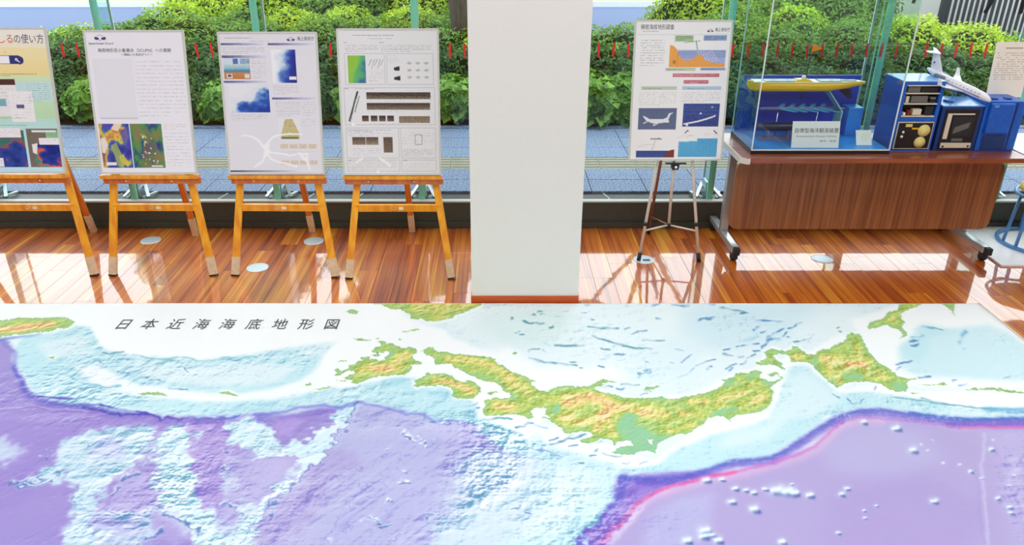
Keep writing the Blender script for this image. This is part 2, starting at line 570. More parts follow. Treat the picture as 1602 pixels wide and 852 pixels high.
def paint_chart():
    H, W = V1 - V0, U1 - U0
    img = np.zeros((H, W, 3), np.float32) + np.array(PALE, np.float32)
    amp = np.zeros((H, W), np.float32) + 0.35      # printed relief strength
    yy, xx = np.mgrid[V0:V1, U0:U1].astype(np.float32)
    def over(mask, col, a=1.0):
        k = (mask * a)[..., None]
        img[:] = img * (1 - k) + np.array(col, np.float32) * k
    def poly(pts, col, f=6, a=1.0, rel=None):
        m = fill(pts)
        if f: m = blur(m, f, f * 0.7)
        over(m, col, a)
        if rel is not None: amp[:] = amp * (1 - m) + rel * m
    def line(pts, col, w, a=1.0):
        over(stroke(pts, w), col, a)
    # --- East China Sea shelf, plain white
    poly([(-220, 462), (600, 462), (640, 500), (700, 520), (700, 600), (560, 605), (500, 560), (440, 553), (310, 566), (230, 560), (160, 546), (140, 515), (115, 510), (-220, 520)], WHITE, 5, 1, 0.06)
    # Okinawa trough and island arc
    poly([(40, 520), (90, 508), (140, 512), (155, 540), (175, 555), (240, 561), (310, 566), (400, 556), (470, 543), (545, 536), (548, 560), (500, 590), (520, 620), (400, 650), (300, 652), (120, 640), (60, 620), (20, 560)], CYAN, 4, 1, 0.75)
    poly([(60, 535), (130, 525), (150, 545), (110, 560), (70, 560)], PALE, 8, .8, 0.5)
    poly([(115, 575), (150, 572), (190, 590), (215, 602), (300, 612), (370, 618), (430, 610), (470, 596), (510, 560), (540, 550), (540, 600), (460, 625), (350, 630), (215, 625), (150, 605)], (242, 250, 252), 5, 1, 0.35)
    poly([(200, 568), (300, 575), (420, 570), (470, 575), (430, 600), (330, 606), (230, 596)], PALE, 7, .9, 0.6)
    poly([(60, 585), (110, 590), (160, 608), (230, 625), (330, 636), (420, 632), (520, 610), (600, 602), (640, 600), (640, 625), (560, 628), (470, 634), (437, 643), (400, 650), (325, 652), (232, 648), (140, 632), (70, 615)], CYAN, 4, .9, 0.95)
    poly([(470, 545), (560, 530), (600, 522), (620, 520), (540, 545), (480, 560)], PALE, 6, .8)
    # --- shelf round Kyushu, Shikoku and the inland sea
    poly([(505, 560), (560, 500), (640, 505), (800, 560), (880, 600), (830, 690), (760, 655), (745, 630), (700, 612), (650, 596), (610, 604), (540, 608), (500, 600)], WHITE, 5, 1, 0.05)
    poly([(560, 604), (610, 594), (650, 592), (700, 600), (740, 625), (750, 660), (790, 672), (850, 690), (860, 712), (800, 708), (750, 684), (700, 662), (640, 648), (560, 632), (530, 640), (510, 625)], CYAN, 4, 1, 0.95)
    poly([(600, 595), (640, 592), (635, 600), (600, 606)], CY2, 4, .8)
    poly([(665, 612), (720, 612), (720, 620), (670, 620)], CY2, 4, .6)
    # --- Sea of Japan
    poly([(705, 510), (760, 478), (1300, 470), (1370, 500), (1330, 540), (1290, 555), (1200, 560), (1150, 590), (1090, 610), (1010, 622), (960, 612), (900, 605), (840, 605), (800, 590), (760, 548), (720, 530)], (229, 244, 249), 9, 1, 0.35)
    poly([(760, 490), (880, 478), (900, 510), (860, 545), (800, 540), (740, 510)], (216, 238, 238), 14, .8)
    poly([(1070, 478), (1290, 476), (1210, 540), (1110, 550), (1060, 520)], (211, 236, 246), 18, .9)
    poly([(980, 540), (1100, 530), (1090, 590), (1000, 600)], (218, 239, 247), 16, .7)
    poly([(700, 560), (800, 545), (840, 575), (960, 575), (985, 590), (930, 600), (860, 606), (840, 612), (780, 580)], (246, 251, 252), 9, 1, 0.05)
    poly([(1000, 622), (1080, 618), (1130, 594), (1200, 570), (1270, 548), (1320, 520), (1322, 530), (1270, 568), (1170, 610), (1060, 634)], WHITE, 5, 1, 0.04)
    # --- Okhotsk Sea
    poly([(1330, 500), (1370, 490), (1420, 466), (1545, 466), (1640, 540), (1640, 612), (1430, 608), (1380, 580), (1350, 540)], WHITE, 5, 1, 0.05)
    poly([(1437, 512), (1480, 516), (1540, 508), (1640, 540), (1640, 600), (1560, 597), (1470, 592), (1425, 588), (1405, 570), (1408, 545)], (208, 237, 245), 8, 1, 0.3)
    poly([(1438, 508), (1455, 511), (1500, 520), (1450, 530), (1455, 548), (1440, 570), (1420, 560), (1408, 548), (1430, 525)], CYAN, 6, .8)
    # --- Pacific side shelf
    poly([(830, 660), (880, 672), (905, 690), (960, 700), (1000, 716), (1022, 724), (1052, 700), (1110, 662), (1180, 640), (1225, 590), (1250, 575), (1300, 590), (1315, 610), (1380, 600), (1420, 612), (1500, 612), (1640, 618), (1640, 642), (1500, 640), (1440, 622), (1340, 612), (1310, 616), (1260, 580), (1235, 600), (1215, 660), (1140, 690), (1060, 725), (1010, 735), (940, 722), (860, 700)], WHITE, 5, 1, 0.05)
    # Tohoku slope
    poly([(1235, 575), (1255, 572), (1290, 600), (1312, 618), (1350, 614), (1440, 625), (1500, 640), (1602, 645), (1640, 645), (1640, 656), (1500, 654), (1400, 640), (1330, 640), (1295, 656), (1250, 685), (1200, 714), (1120, 735), (1050, 745), (975, 744), (985, 734), (1030, 728), (1055, 706), (1110, 682), (1170, 668), (1205, 655), (1218, 620), (1230, 595)], CYAN, 5, .95, 0.6)
    poly([(1235, 590), (1260, 580), (1290, 602), (1320, 625), (1280, 650), (1230, 660), (1200, 690), (1120, 705), (1140, 675), (1200, 665)], PALE, 9, .7, 0.3)
    poly([(1470, 640), (1560, 645), (1575, 652), (1500, 652)], (220, 240, 248), 3, .7)
    # --- Izu ridge and the plateau south of it
    poly([(780, 695), (860, 700), (940, 722), (975, 745), (960, 790), (930, 825), (890, 905), (560, 905), (620, 860), (660, 800), (730, 740), (760, 700)], (206, 236, 244), 14, 1, 0.5)
    poly([(860, 740), (930, 735), (925, 780), (880, 830), (800, 850), (760, 820), (800, 780)], (228, 244, 248), 16, .8)
    # --- Shikoku basin
    poly([(560, 632), (615, 640), (675, 656), (730, 674), (780, 692), (830, 720), (800, 760), (740, 800), (680, 850), (640, 905), (340, 905), (400, 822), (450, 770), (500, 725), (535, 668)], (184, 186, 228), 10, 1, 0.75)
    poly([(740, 700), (850, 720), (840, 800), (740, 905), (640, 905), (700, 800)], (208, 226, 242), 22, .85)
    poly([(520, 700), (560, 720), (440, 860), (370, 905), (330, 905), (440, 790)], (172, 162, 216), 12, .7)
    poly([(690, 655), (760, 690), (730, 700), (660, 670)], (198, 196, 236), 8, .7)
    # --- Philippine Sea, left
    poly([(-220, 522), (10, 531), (24, 548), (18, 562), (28, 580), (50, 619), (105, 632), (160, 640), (232, 652), (325, 654), (400, 648), (455, 650), (500, 640), (540, 640), (538, 668), (500, 725), (440, 775), (400, 822), (340, 905), (-220, 905)], (160, 144, 212), 4, 1, 0.62)
    poly([(-220, 640), (60, 640), (180, 660), (120, 720), (30, 790), (-220, 850)], (156, 136, 210), 12, .8)
    poly([(-220, 470), (20, 535), (15, 600), (-220, 600)], (150, 128, 208), 14, .5) if False else None
    poly([(-60, 690), (20, 688), (36, 706), (12, 724), (-60, 730)], (200, 222, 240), 8, .85, 0.6)
    # Daito ridges
    poly([(100, 700), (120, 680), (165, 668), (235, 672), (245, 700), (220, 730), (190, 745), (160, 760), (150, 790), (150, 850), (118, 905), (96, 905), (112, 800), (108, 760), (96, 742), (85, 756), (20, 756), (70, 730)], (206, 232, 244), 7, .95, 0.9)
    poly([(150, 690), (200, 690), (200, 720), (150, 730)], (188, 190, 234), 9, .6)
    poly([(150, 800), (235, 790), (240, 840), (200, 905), (120, 905)], (200, 222, 242), 10, .8, 0.8)
    poly([(185, 745), (230, 738), (236, 770), (220, 800), (175, 804), (165, 785)], (188, 180, 228), 4, .9, 0.55)
    poly([(150, 808), (215, 812), (200, 835), (150, 830)], (190, 190, 232), 6, .7, 0.6)
    poly([(245, 700), (262, 674), (296, 664), (300, 690), (292, 720), (300, 750), (330, 800), (400, 842), (400, 905), (330, 880), (280, 830), (236, 800), (240, 760), (234, 730)], (214, 238, 246), 6, 1, 0.9)
    poly([(232, 805), (262, 800), (300, 830), (280, 860), (240, 840)], (182, 172, 224), 6, .6, 0.5)
    poly([(300, 655), (350, 652), (365, 690), (360, 720), (345, 770), (320, 800), (300, 760), (292, 715)], (176, 158, 220), 6, .9, 0.9)
    poly([(352, 655), (400, 652), (420, 668), (440, 700), (420, 712), (400, 718), (372, 700)], (214, 238, 246), 4, 1, 0.8)
    poly([(340, 745), (360, 738), (395, 768), (380, 776), (345, 765)], (202, 228, 242), 4, .9, 0.8)
    poly([(345, 700), (420, 718), (460, 715), (440, 760), (400, 810), (360, 850), (330, 810), (350, 790)], (192, 192, 232), 7, .7, 0.7)
    poly([(375, 790), (400, 782), (400, 830), (372, 850), (350, 852)], (212, 234, 244), 6, .8, 0.7)
    # Kyushu-Palau ridge
    poly([(532, 640), (560, 630), (548, 655), (532, 668), (518, 702), (498, 724), (474, 740), (450, 765), (430, 788), (412, 812), (385, 850), (330, 905), (340, 870), (395, 808), (410, 790), (440, 760), (455, 735), (470, 715), (440, 712), (400, 718), (430, 704), (470, 690), (505, 664)], (214, 238, 246), 3, 1, 1.0)
    poly([(430, 660), (455, 655), (480, 655), (460, 680), (435, 684)], (178, 156, 222), 4, .9, 0.5)
    poly([(470, 735), (455, 712), (410, 725), (405, 770), (440, 760)], (196, 192, 234), 5, .5, 0.5)
    # --- Pacific plate, right
    poly([(1150, 905), (935, 905), (958, 850), (990, 815), (1015, 782), (1060, 762), (1130, 748), (1200, 730), (1275, 700), (1310, 672), (1345, 655), (1440, 664), (1500, 672), (1640, 672), (1820, 672), (1820, 905)], (178, 166, 216), 4, 1, 0.16)
    poly([(1280, 700), (1340, 665), (1440, 675), (1480, 720), (1400, 750), (1300, 740)], (184, 180, 224), 18, .8)
    poly([(1000, 905), (1010, 810), (1060, 780), (1120, 770), (1110, 820), (1060, 905)], (188, 190, 232), 12, .7, 0.5)
    poly([(1440, 740), (1300, 770), (1280, 850), (1480, 905), (1560, 800)], (172, 156, 212), 26, .7)
    poly([(1530, 670), (1560, 700), (1570, 800), (1600, 905), (1820, 905), (1820, 680)], (186, 180, 226), 14, .7, 0.55)
    # --- trenches
    ryu = [(-220, 500), (-60, 520), (5, 535), (24, 552), (22, 572), (32, 595), (42, 612), (60, 623), (105, 632), (140, 636), (200, 646), (240, 651), (290, 655), (340, 651), (380, 647)]
    line([(a, b + 9) for a, b in ryu[5:]], VIO, 7, .35)
    line(ryu[2:8], (110, 110, 200), 6, .5)
    line([(a, b + 3) for a, b in ryu[4:]], BLUE, 4.5, .75)
    line([(130, 640), (200, 650), (280, 657)], (60, 46, 168), 2.4, .8)
    line([(-60, 531), (0, 532), (28, 527), (60, 521)], (84, 110, 196), 4, .7)
    nan = [(400, 650), (437, 645), (470, 638), (507, 635), (535, 638), (560, 629), (590, 635), (640, 646), (690, 655), (730, 672), (780, 690), (830, 702), (872, 714)]
    line([(a, b + 1) for a, b in nan[:6]], (88, 96, 204), 4, .6)
    line([(440, 655), (480, 648), (520, 645)], (140, 120, 212), 6, .5)
    line([(a, b + 1) for a, b in nan[5:10]], (128, 128, 216), 3.6, .75)
    line([(a, b) for a, b in nan[9:]], (70, 120, 190), 1.6, .7)
    line([(560, 630), (547, 650), (535, 668), (520, 702), (500, 725), (477, 740), (450, 767), (415, 812), (362, 852), (320, 900)], (70, 96, 186), 1.8, .75)
    # Izu-Bonin and Japan trench
    izu = [(972, 742), (968, 760), (960, 780), (942, 802), (925, 820), (908, 838), (892, 858), (870, 905)]
    jt = [(972, 744), (1000, 747), (1030, 748), (1060, 745), (1090, 739), (1120, 728), (1150, 719), (1180, 717), (1205, 714), (1225, 703), (1245, 691), (1268, 676), (1290, 663), (1310, 650), (1340, 641), (1375, 640), (1425, 647), (1470, 652), (1520, 656), (1562, 656), (1640, 657)]
    poly([(968, 745), (1100, 738), (1130, 745), (1040, 765), (1010, 785), (985, 808), (955, 850), (930, 905), (872, 905), (905, 842), (958, 790)], (150, 124, 212), 5, .95, 0.9)
    line([(a + 5, b + 2) for a, b in izu], BLUE, 9, .62)
    line([(a + 22, b + 8) for a, b in izu[1:]], (128, 92, 200), 9, .6)
    line([(a, b + 9) for a, b in jt[1:]], (112, 84, 196), 9, .7)
    line([(a, b + 3) for a, b in jt], BLUE, 5.5, .75)
    line(jt[16:], (40, 84, 190), 3.5, .7)
    line([(1480, 664), (1540, 665), (1640, 664)], (128, 84, 200), 6, .7)
    pk = [(1640, 670), (1602, 670), (1537, 669), (1500, 670), (1475, 666), (1425, 661), (1375, 655), (1340, 655), (1317, 662), (1300, 675), (1275, 697), (1250, 710), (1220, 720), (1200, 727), (1150, 740), (1110, 747), (1075, 755), (1040, 765), (1012, 777), (990, 793), (982, 806), (972, 819), (955, 832), (940, 846), (915, 875), (890, 905)]
    line([(a + 5, b + 5) for a, b in pk[6:]], (226, 186, 226), 9, .55)
    line(pk[:4], PINK, 3.2, .7)
    line(pk[3:9], (190, 120, 204), 3, .6)
    line(pk[8:16], (206, 110, 198), 4, .7)
    line(pk[14:], (236, 92, 166), 4.2, .8)
    line([(903, 905), (915, 845), (940, 825)], (206, 80, 170), 3, .5)
    # amplitude helpers
    amp[:] = np.maximum(amp, stroke([(a, b + 6) for a, b in jt], 14) * 0.9)
    amp[:] = np.maximum(amp, stroke(ryu[3:], 12) * 0.9)
    # Kuril slope shading
    line([(1400, 622), (1445, 626), (1470, 632), (1495, 634), (1530, 639), (1560, 641)], (70, 156, 176), 1.6, .8)
    line([(1540, 641), (1570, 643), (1640, 641)], (92, 172, 208), 5, .8)
    line([(1575, 648), (1640, 646)], (90, 130, 216), 3, .7)
    # --- Sea of Japan strokes (teal relief shadows)
    T = (66, 138, 160); T2 = (54, 120, 178)
    st = []
    st += [(Z(800, 460, 4.005, p), w, c) for p, w, c in [
        ([(110, 400), (160, 415), (215, 432), (300, 438), (410, 452)], 1.5, T), ([(365, 428), (405, 430)], 1.2, T), ([(430, 465), (445, 466)], 1.2, T),
        ([(105, 360), (115, 352), (175, 348)], 1.2, T), ([(200, 352), (215, 360)], 1, T), ([(280, 322), (350, 325), (440, 330), (455, 325)], 1.9, T),
        ([(200, 305), (240, 325)], 1.5, (170, 214, 220)), ([(480, 210), (560, 215), (620, 214), (670, 216)], 1.3, T), ([(710, 216), (745, 214)], 1.2, T),
        ([(510, 265), (545, 280), (600, 295), (660, 312), (700, 325), (760, 340), (820, 346), (850, 340), (880, 345)], 1.7, T), ([(560, 345), (585, 352), (612, 352)], 1.2, T),
        ([(640, 380), (710, 380)], .9, T2), ([(820, 292), (900, 292), (960, 290)], 1, T), ([(540, 450), (575, 462)], 1.0, T2),
        ([(240, 210), (262, 206)], 1.6, (50, 130, 140)), ([(50, 260), (75, 258)], 1.4, T), ([(30, 242), (50, 236)], 1.4, T), ([(0, 155), (8, 155)], 1.5, T),
        ([(70, 170), (110, 185), (140, 185)], 1.4, T), ([(150, 182), (170, 190), (200, 188)], 1.6, T), ([(130, 128), (150, 128)], 1.2, T), ([(165, 112), (195, 112)], 1.3, T),
        ([(185, 128), (210, 126)], 1, T), ([(460, 70), (490, 70)], 1.3, T2), ([(435, 120), (470, 120)], 1, T2), ([(880, 72), (920, 66)], 1.4, T2), ([(1000, 68), (1060, 78), (1110, 78)], 1.2, T2),
        ([(1240, 68), (1270, 66)], 1.2, T2), ([(1170, 170), (1185, 160), (1215, 155), (1240, 158), (1265, 148)], 1.7, T2), ([(1310, 85), (1360, 95), (1410, 105), (1470, 118)], 1.5, T),
        ([(1430, 122), (1480, 118)], 1.2, T), ([(1530, 165), (1602, 170)], 1.4, T2), ([(1510, 225), (1545, 210)], 1.5, T2), ([(1560, 245), (1590, 232)], 1.5, T2), ([(1515, 318), (1550, 312)], 1.3, T2),
        ([(1030, 345), (1070, 358)], 1.3, T2), ([(500, 165), (520, 165)], 1, T2), ([(900, 155), (930, 160)], 1.3, T2), ([(1325, 355), (1365, 350)], 1, T2), ([(750, 260), (790, 240), (850, 232)], 1, T2),
        ([(795, 525), (830, 500), (870, 475)], 1.4, (120, 180, 210)), ([(840, 425), (855, 427)], 1.3, T2), ([(990, 435), (1010, 435)], 1.2, T2), ([(1060, 430), (1130, 380)], 1, T2),
        ([(750, 470), (750, 560)], 4, (204, 234, 242)), ([(1150, 455), (1240, 420)], 1, (120, 180, 210)), ([(1030, 530), (1100, 500), (1140, 470)], 1.1, (120, 180, 210))]]
    st += [(Z(860, 560, 9.47, p), w, c) for p, w, c in [
        ([(700, 450), (800, 425), (880, 420), (930, 425)], 1.2, T2), ([(1000, 455), (1060, 470), (1110, 450)], 1.3, T2), ([(1060, 395), (1180, 400), (1250, 410), (1310, 395)], 1.1, T),
        ([(1390, 485), (1450, 495), (1515, 500)], 1.1, (110, 160, 130)), ([(1320, 245), (1350, 245)], 1.6, T2), ([(1400, 200), (1460, 180)], 1.3, T2), ([(1440, 240), (1490, 215)], 1.2, T2), ([(1350, 560), (1400, 535), (1450, 525)], 1.0, (120, 180, 210))]]
    st += [(Z(1100, 530, 9.47, p), w, c) for p, w, c in [
        ([(280, 235), (350, 242), (430, 262)], 1.2, T2), ([(520, 285), (590, 275)], 1.7, (30, 100, 170)), ([(290, 180), (340, 158), (400, 158)], 1, T2), ([(650, 295), (700, 270), (750, 235)], 1.5, T2),
        ([(740, 188), (830, 175)], 1.5, T2), ([(860, 130), (900, 100), (970, 25), (985, -10)], 1.6, T2), ([(740, 85), (820, 68)], 1.4, T2), ([(970, 20), (1060, 8), (1130, 0)], 1.5, T2),
        ([(540, 382), (600, 372), (635, 330)], 1.3, T2), ([(340, 465), (400, 420), (470, 370)], 1.2, T2), ([(390, 490), (430, 440)], 1.0, T2), ([(490, 128), (560, 100), (640, 100)], .9, T2),
        ([(30, 350), (90, 325), (180, 322)], .9, T2), ([(60, 428), (110, 425)], 1.1, T2), ([(30, 460), (70, 455)], 1.1, T2), ([(1330, 50), (1420, 45), (1490, 5)], .9, T2)]]
    st += [(Z(1200, 460, 4.005, p), w, c) for p, w, c in [
        ([(0, 275), (40, 248), (95, 222)], 1.6, T2), ([(130, 220), (160, 210), (180, 190), (210, 180)], 1.3, T2), ([(0, 170), (90, 172)], 1.2, T2), ([(0, 290), (20, 280)], 1.5, T2),
        ([(95, 265), (120, 240)], 1, T2), ([(120, 270), (130, 268)], 1, T2), ([(190, 298), (230, 290), (260, 278)], .9, (150, 200, 220)),
        ([(440, 218), (455, 212)], 1, (90, 120, 110)), ([(450, 238), (462, 240)], 1.3, (60, 90, 80)),
        ([(900, 272), (940, 270), (975, 262), (965, 250)], 2.0, (78, 160, 196)), ([(960, 205), (1000, 210), (1100, 226)], 1.3, (90, 160, 190)), ([(890, 300), (940, 290)], 1.5, T2), ([(900, 325), (925, 322), (940, 315)], 1.7, T2),
        ([(1240, 236), (1225, 255), (1205, 300)], 3.2, (88, 166, 208)), ([(805, 442), (850, 435), (900, 422)], 1.4, T2), ([(810, 480), (835, 462)], 1.3, T2), ([(945, 530), (1020, 522)], 1.6, T2),
        ([(1165, 545), (1178, 538)], 1.4, T2), ([(1200, 580), (1245, 568)], 1.3, (90, 150, 210)), ([(1485, 527), (1515, 520)], 1.3, T2), ([(1230, 342), (1240, 342)], 1.5, (150, 208, 228)),
        ([(500, 655), (530, 690), (560, 685)], 1.2, T2), ([(600, 660), (580, 690)], 1, T2), ([(410, 630), (440, 650)], 1, T2), ([(665, 598), (680, 580)], 1, T2), ([(740, 650), (745, 680)], 1, T2), ([(960, 655), (1060, 680), (1170, 700)], 1.3, T)]]
    # Okinawa trough / Nankai slope strokes
    st += [(Z(0, 460, 4.005, p), w, c) for p, w, c in [
        ([(640, 365), (690, 382), (770, 365)], 1.3, T), ([(830, 380), (900, 400), (960, 410), (1020, 412), (1120, 398), (1180, 402), (1250, 422), (1300, 425), (1400, 405), (1602, 395)], 1.6, (130, 196, 208)),
        ([(790, 415), (840, 416)], 1, T2), ([(620, 430), (650, 445)], 1, T2), ([(440, 515), (480, 498)], 1.2, T2), ([(350, 495), (430, 512), (520, 560), (600, 570), (690, 592), (760, 575)], 1.4, (120, 196, 214)),
        ([(880, 525), (930, 528)], 1.3, T2), ([(1060, 598), (1170, 600)], 1.4, T2), ([(860, 632), (900, 625), (960, 628), (1000, 635), (1050, 640)], 1.3, (120, 150, 110)), ([(940, 545), (1000, 540)], 1, T2), ([(740, 490), (800, 500)], 1, T2),
        ([(1150, 470), (1180, 490)], 1, T2), ([(500, 690), (640, 700), (760, 730), (860, 740), (960, 760)], 1.8, (60, 50, 180)), ([(0, 732), (120, 722), (200, 712), (330, 735), (440, 735), (560, 748)], 1.2, (130, 110, 200)), ([(240, 640), (380, 655), (480, 660)], 2.0, (56, 52, 176))]]
    st += [(Z(860, 640, 9.47, p), w, c) for p, w, c in [
        ([(0, 540), (60, 520), (120, 500), (200, 485), (240, 450), (320, 440), (400, 415), (450, 395), (520, 365)], 1.8, (50, 120, 160)), ([(0, 465), (60, 450), (130, 435)], 1.2, T2), ([(260, 425), (290, 395), (350, 375)], 1, T2),
        ([(265, 562), (330, 558), (400, 545)], 1.1, T2), ([(670, 510), (720, 490), (770, 455)], 1.4, T2), ([(670, 620), (700, 610)], 2.0, (70, 150, 170)), ([(790, 660), (830, 690), (920, 710), (990, 722), (1070, 715)], 1.5, (44, 110, 170)),
        ([(0, 680), (60, 695), (110, 700)], 1.2, T2), ([(120, 735), (180, 710)], 1.5, T2), ([(440, 800), (500, 805)], 1.5, T), ([(590, 695), (680, 690)], 1.1, T2), ([(1070, 810), (1140, 825), (1180, 800)], 1.1, T2), ([(1320, 830), (1380, 810), (1440, 790)], 1.2, T2)]]
    st += [(Z(740, 590, 9.47, p), w, c) for p, w, c in [
        ([(140, 630), (220, 635), (280, 620), (360, 605), (480, 610), (560, 630)], 1.6, (64, 150, 170)), ([(640, 750), (740, 735), (800, 690), (870, 690)], 1.6, T2), ([(900, 720), (1000, 740), (1100, 760)], 1.6, (150, 206, 222)),
        ([(0, 415), (50, 385)], 1.4, T2), ([(0, 720), (80, 720)], 1.4, T2), ([(0, 820), (140, 828), (200, 800)], 1.6, (84, 120, 200)), ([(160, 800), (230, 822), (330, 830), (450, 838)], 1.4, T2), ([(30, 465), (80, 460)], 1.1, T2)]]
    ink = np.zeros((H, W), np.float32); inkc = np.zeros((H, W, 3), np.float32)
    for p, w, c in st:
        m = stroke(p, w * 1.3); k = (m > ink)[..., None]
        inkc[:] = np.where(k, np.array(c, np.float32), inkc); ink[:] = np.maximum(ink, m)
    # fracture lines of the Shikoku basin
    for p in [[(600, 460), (650, 430), (700, 470)], [(450, 800), (520, 740), (600, 700)], [(400, 780), (460, 730), (560, 640), (620, 560), (700, 500), (760, 480)], [(780, 480), (800, 430), (830, 410)],
              [(540, 590), (600, 520), (660, 490), (700, 465), (780, 400), (860, 330), (930, 220), (960, 205)], [(820, 620), (880, 560), (910, 535)], [(960, 530), (1010, 490), (1050, 460)],
              [(660, 590), (700, 540)], [(200, 640), (300, 560), (400, 470), (520, 370), (640, 290)], [(100, 740), (240, 620), (380, 500)], [(380, 540), (520, 420), (700, 300), (820, 230)]]:
        line(Z(400, 650, 4.005, p), (122, 122, 206), 1.1, .55)
    # seamounts: pale top with printed shadow on the lower right
    sm = [(1350, 662, 7), (1403, 671, 9), (1427, 705, 9), (1440, 697, 3), (1452, 706, 3), (1215, 768, 13), (1232, 770, 13), (1242, 772, 9), (1268, 776, 9), (1237, 759, 4), (1317, 774, 7), (1325, 766, 6),
          (1460, 784, 8), (1519, 738, 5), (1549, 704, 6), (1562, 780, 6), (1580, 795, 6), (1581, 803, 5), (1313, 834, 5), (1350, 800, 4), (1350, 811, 4), (1371, 792, 4), (1224, 849, 8), (1104, 752, 9),
          (1130, 752, 6), (1150, 766, 7), (1166, 768, 6), (1180, 772, 7), (1197, 766, 6), (1144, 786, 8), (1180, 797, 11), (1103, 830, 12), (1112, 838, 8), (1075, 847, 10), (1122, 846, 9), (1100, 840, 10),
          (641, 681, 6), (654, 683, 5), (670, 693, 7), (674, 700, 5), (612, 697, 4), (627, 740, 6), (627, 758, 9), (719, 732, 6), (732, 742, 5), (608, 782, 6), (575, 817, 8), (530, 846, 8), (231, 682, 4),
          (349, 728, 6), (347, 784, 6), (361, 792, 6), (374, 807, 5), (390, 700, 4), (345, 702, 4), (1460, 690, 2), (1500, 728, 3), (1535, 748, 4), (1476, 725, 3), (1552, 690, 3), (1585, 745, 3), (1577, 760, 3)]
    for a, b, r in sm:
        if r >= 4:
            line([(a - r * .15, b + r * .30), (a + r * .62, b + r * .38)], (44, 66, 150), r * .46, .95)
        line([(a - r * .55, b - r * .02), (a + r * .2, b - r * .16)], (214, 234, 246), r * .85, .6)
        line([(a - r * .5, b - r * .02), (a + r * .25, b - r * .14)], (240, 252, 254), r * .42, .95)
    for (a, b, c, d, w) in [(175, 806, 200, 805, 3.5), (190, 824, 222, 818, 3.2), (232, 838, 255, 830, 3), (250, 803, 285, 818, 3.2), (285, 818, 312, 836, 3), (186, 758, 218, 742, 2.6), (20, 755, 60, 744, 2.2),
                            (30, 758, 68, 751, 1.8), (80, 742, 100, 741, 2.4), (110, 765, 118, 790, 3), (135, 845, 150, 842, 2), (240, 716, 250, 713, 1.6), (160, 778, 180, 768, 1.8), (130, 702, 134, 701, 1.6), (355, 786, 378, 806, 2.4), (100, 668, 115, 660, 1.1), (60, 716, 80, 705, 1.2),
                            (290, 755, 310, 748, 1.4), (265, 722, 275, 716, 1.4), (320, 744, 330, 738, 1.2), (590, 826, 602, 822, 2.4), (570, 814, 580, 822, 2.2), (675, 808, 685, 812, 1.2), (672, 815, 682, 818, 1.4), (715, 829, 722, 827, 1.4), (705, 788, 722, 792, 1.3), (735, 775, 748, 784, 1.5), (770, 766, 788, 770, 1.2), (745, 800, 755, 801, 1.3), (620, 852, 640, 838, 1.4), (822, 800, 832, 802, 2), (805, 796, 815, 790, 1.2)]:
        line([(a, b), (c, d)], (62, 104, 178), w, .8)
        line([(a, b - w * 1.5), (c, d - w * 1.5)], (238, 250, 252), w * .8, .6)
    # Kashima fracture on the right
    line([(1538, 680), (1535, 730), (1540, 800), (1552, 905)], (206, 204, 238), 4, .6)
    line([(1528, 745), (1530, 800), (1540, 850)], (160, 148, 214), 3, .4)

    # ---------------- land
    Wl, Hl = W * 2, H * 2
    kyu = Z(520, 520, 9.47, [(30, 585), (75, 550), (130, 578), (230, 550), (250, 495), (340, 475), (380, 440), (480, 430), (380, 400), (470, 372), (570, 370), (540, 410), (640, 400), (690, 430), (780, 415), (775, 385), (830, 350), (850, 310), (820, 280), (790, 300), (740, 318), (700, 300), (690, 328), (640, 310), (575, 290), (640, 240), (720, 215), (730, 170), (680, 148), (760, 135), (810, 178), (920, 178), (940, 210), (1010, 225), (1040, 250), (1090, 238), (1190, 238), (1260, 280), (1250, 310), (1190, 340), (1195, 385), (1230, 430), (1310, 435), (1330, 455), (1290, 490), (1230, 492), (1150, 480), (1180, 545), (1140, 590), (1060, 640), (960, 640), (820, 650), (700, 665), (560, 690), (480, 735), (380, 765), (290, 770), (290, 720), (200, 700), (150, 690), (220, 660), (330, 620), (320, 585), (260, 575), (160, 610), (90, 650), (55, 660), (40, 640), (70, 610)])
    sats = Z(520, 520, 9.47, [(20, 708), (100, 715), (210, 720), (200, 735), (90, 725)])
    honW = Z(640, 530, 9.47, [(150, 200), (230, 170), (290, 140), (360, 130), (380, 170), (440, 205), (580, 205), (640, 235), (820, 240), (960, 262), (1090, 270), (1200, 275), (1290, 320), (1250, 330), (1300, 370), (1380, 395), (1430, 445), (1515, 490)])
    honC = Z(740, 590, 9.47, [(800, 10), (850, 45), (930, 70), (860, 90), (870, 120), (920, 150), (960, 190), (1010, 220), (1090, 215), (1140, 210), (1190, 175), (1250, 150), (1340, 140), (1515, 155)])
    noto = Z(860, 560, 9.47, [(560, 430), (640, 400), (700, 345), (790, 325), (900, 355), (1000, 380), (880, 385), (790, 375), (770, 400), (850, 405), (700, 435), (660, 450), (720, 515), (900, 540), (1060, 585), (1250, 612), (1515, 612)])
    honN = [(1020, 624)] + Z(980, 620, 9.47, [(430, 25), (540, 20), (640, 50), (760, 50), (900, 15)]) + Z(1100, 530, 9.47, [(0, 820), (180, 765), (270, 720), (310, 640), (260, 615), (330, 615), (450, 590), (490, 525), (560, 515), (680, 520), (760, 475), (800, 465), (870, 510), (820, 560), (830, 600), (920, 605), (960, 650), (1050, 650), (1150, 600), (1090, 540), (1010, 560), (930, 545), (1010, 520), (1070, 495), (1110, 530), (1130, 575), (1200, 600), (1110, 650), (1040, 690), (1000, 740), (1035, 800), (1030, 860)])
